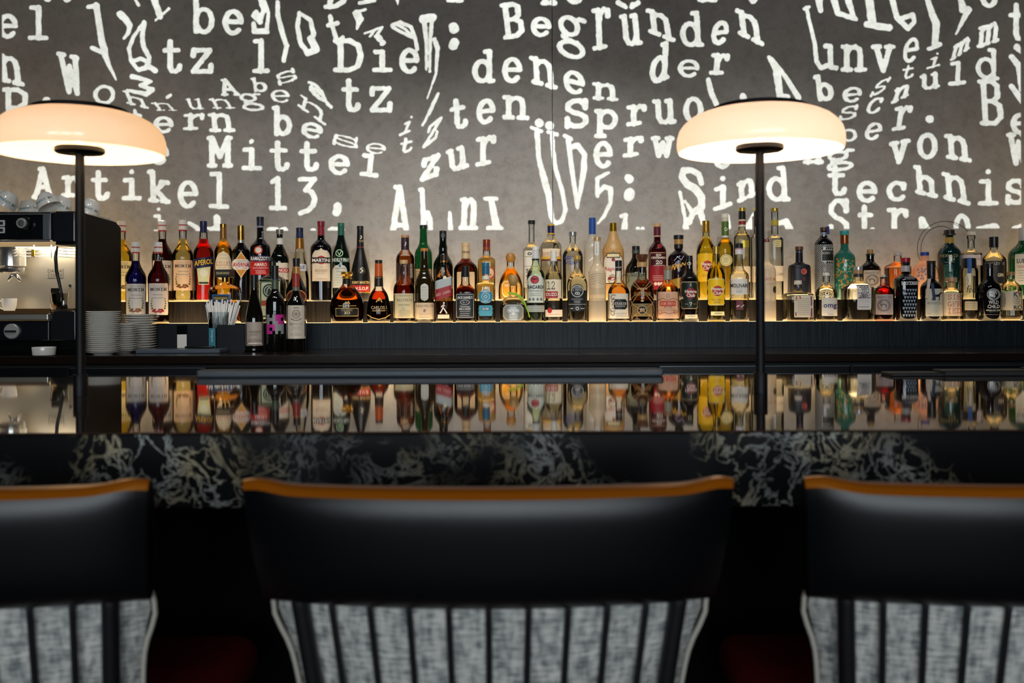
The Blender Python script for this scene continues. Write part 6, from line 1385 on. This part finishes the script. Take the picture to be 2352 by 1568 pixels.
def stool():
    o = thing('bar_stool', (0, 1.1, 0), 'x', 'bar stool', 'bar stools at the counter')
    ZTOP = 1.072
    def mid(u, z):      # middle surface of the curved, leaning back
        k = (ZTOP-z)
        hw = .234-.085*k-.035*max(k-.06, 0)
        y = STY+.032*u*u+.26*k
        return hw, y
    def head(u, v):     # padded leather roll, cross-section from inside hem over the top to outside hem
        a = v*2*math.pi
        t = math.cos(a); s = math.sin(a)
        zc = 1.019; hz = .061; th = .028
        e = abs(u)**8
        z = zc+hz*(abs(t)**.75)*(1 if t > 0 else -1)
        lip = .006*(1-abs(u)**2)*0
        peak = .010*math.exp(-((abs(u)-.93)/.09)**2)*(1 if t > 0 else 0)*max(t, 0)
        z += peak*.5
        hw, y = mid(u, z)
        tt = th*(abs(s)**.8)*(1 if s > 0 else -1)*(1-.55*e)
        return (u*hw, y+tt-.004, z)
    # black hide; over top and inner face its colour carries the lamps' orange reflection
    grid('headrest_back', lambda u, v: head(u, .47+v*.43), 56, 18, BLEATH, o)
    grid('headrest_front', lambda u, v: head(u, -.10+v*.57), 56, 18, LAMPLEATH, o)
    for s_ in (-1, 1):
        ring = [head(s_, j/24) for j in range(24)]
        mk('headrest_end', ring, [tuple(range(24)) if s_ < 0 else tuple(range(23, -1, -1))], BLEATH, o)
    LAMPLEATH.node_tree.nodes['Principled BSDF'].inputs['Specular Tint'].default_value = (1.0, .62, .2, 1)  # lamp reflection's orange also tinted into the gloss
    zs0, zs1 = .79, .985
    def cush(u, v):
        a = v*2*math.pi; t = math.cos(a); s = math.sin(a)
        z = (zs0+zs1)/2+(zs1-zs0)/2*(abs(t)**.35)*(1 if t > 0 else -1)
        hw, y = mid(u, z)
        bulge = .010*math.exp(-((z-.94)/.03)**2)
        w = hw-.016+bulge
        tt = .022*(abs(s)**.6)*(1 if s > 0 else -1)*(1-.75*abs(u)**6)
        return (u*w, y+tt+.018, z)
    grid('back_cushion', cush, 44, 32, LINEN, o, True)
    for s_ in (-1, 1):
        pts = []
        for i in range(15):
            z = .995-i*.0145; hw, y = mid(1, z)
            pts.append((s_*(hw-.012+.011*math.exp(-((z-.94)/.03)**2)), y+.012, z))
        tube('piping', pts, .0026, PIPE, o, 8)
    for k in range(9):
        X0 = (k-4)*.0389
        pts = []
        for i in range(9):
            z = .98-i*.028; hw, y = mid(0, z); hw0, _ = mid(0, .985); u = X0/hw0
            pts.append((u*hw, STY+.032*u*u+.26*(ZTOP-z)-.0075, z))
        tube('spindle', pts, .0033, SBLK, o, 8)
    for s_ in (-1, 1):
        pts = []
        for i in range(9):
            z = .985-i*.030; hw, y = mid(0, z); hw0, _ = mid(0, .985); u = s_*.189/hw0
            pts.append((u*hw, STY+.032*u*u+.26*(ZTOP-z)-.004, z))
        tube('back_post', pts, [.0088]*9, SBLK, o, 10)
    def seat(u, v):
        a = v*2*math.pi; t, s = math.cos(a), math.sin(a)
        return None
    sv, sf = geo_box(-.235, .235, .945, 1.33, .735, .80, .028, 4)
    mk('seat', sv, sf, RLEATH, o, True)
    box('seat_frame', -.20, .20, .97, 1.31, .70, .736, SBLK, o, .004)
    for sx in (-1, 1):
        for yy, yb_ in ((.985, .95), (1.29, 1.33)):
            tube('leg', [(sx*.185, yy, .71), (sx*.215, yb_, 0.0)], [.017, .011], SBLK, o, 12)
    for a, b in (((-.205, .958, .28), (.205, .958, .28)), ((-.205, 1.32, .28), (.205, 1.32, .28)), ((-.205, .958, .28), (-.205, 1.32, .28)), ((.205, .958, .28), (.205, 1.32, .28))):
        tube('footrest_bar', [a, b], .009, SBLK, o, 10)
    return o
st = stool()
SX = (P(370, 1150, .95).x-.234, P(1122, 1150, .93).x, P(1826, 1150, .95).x+.234)
st['label'] = 'middle bar stool with black leather headrest and grey spindle back'
st.location.x = SX[1]
l_ = copy_tree(st, (SX[0], 1.1, 0)); l_['label'] = 'left bar stool with black leather headrest cut by the left picture edge'
r_ = copy_tree(st, (SX[2], 1.1, 0)); r_['label'] = 'right bar stool with black leather headrest cut by the right picture edge'
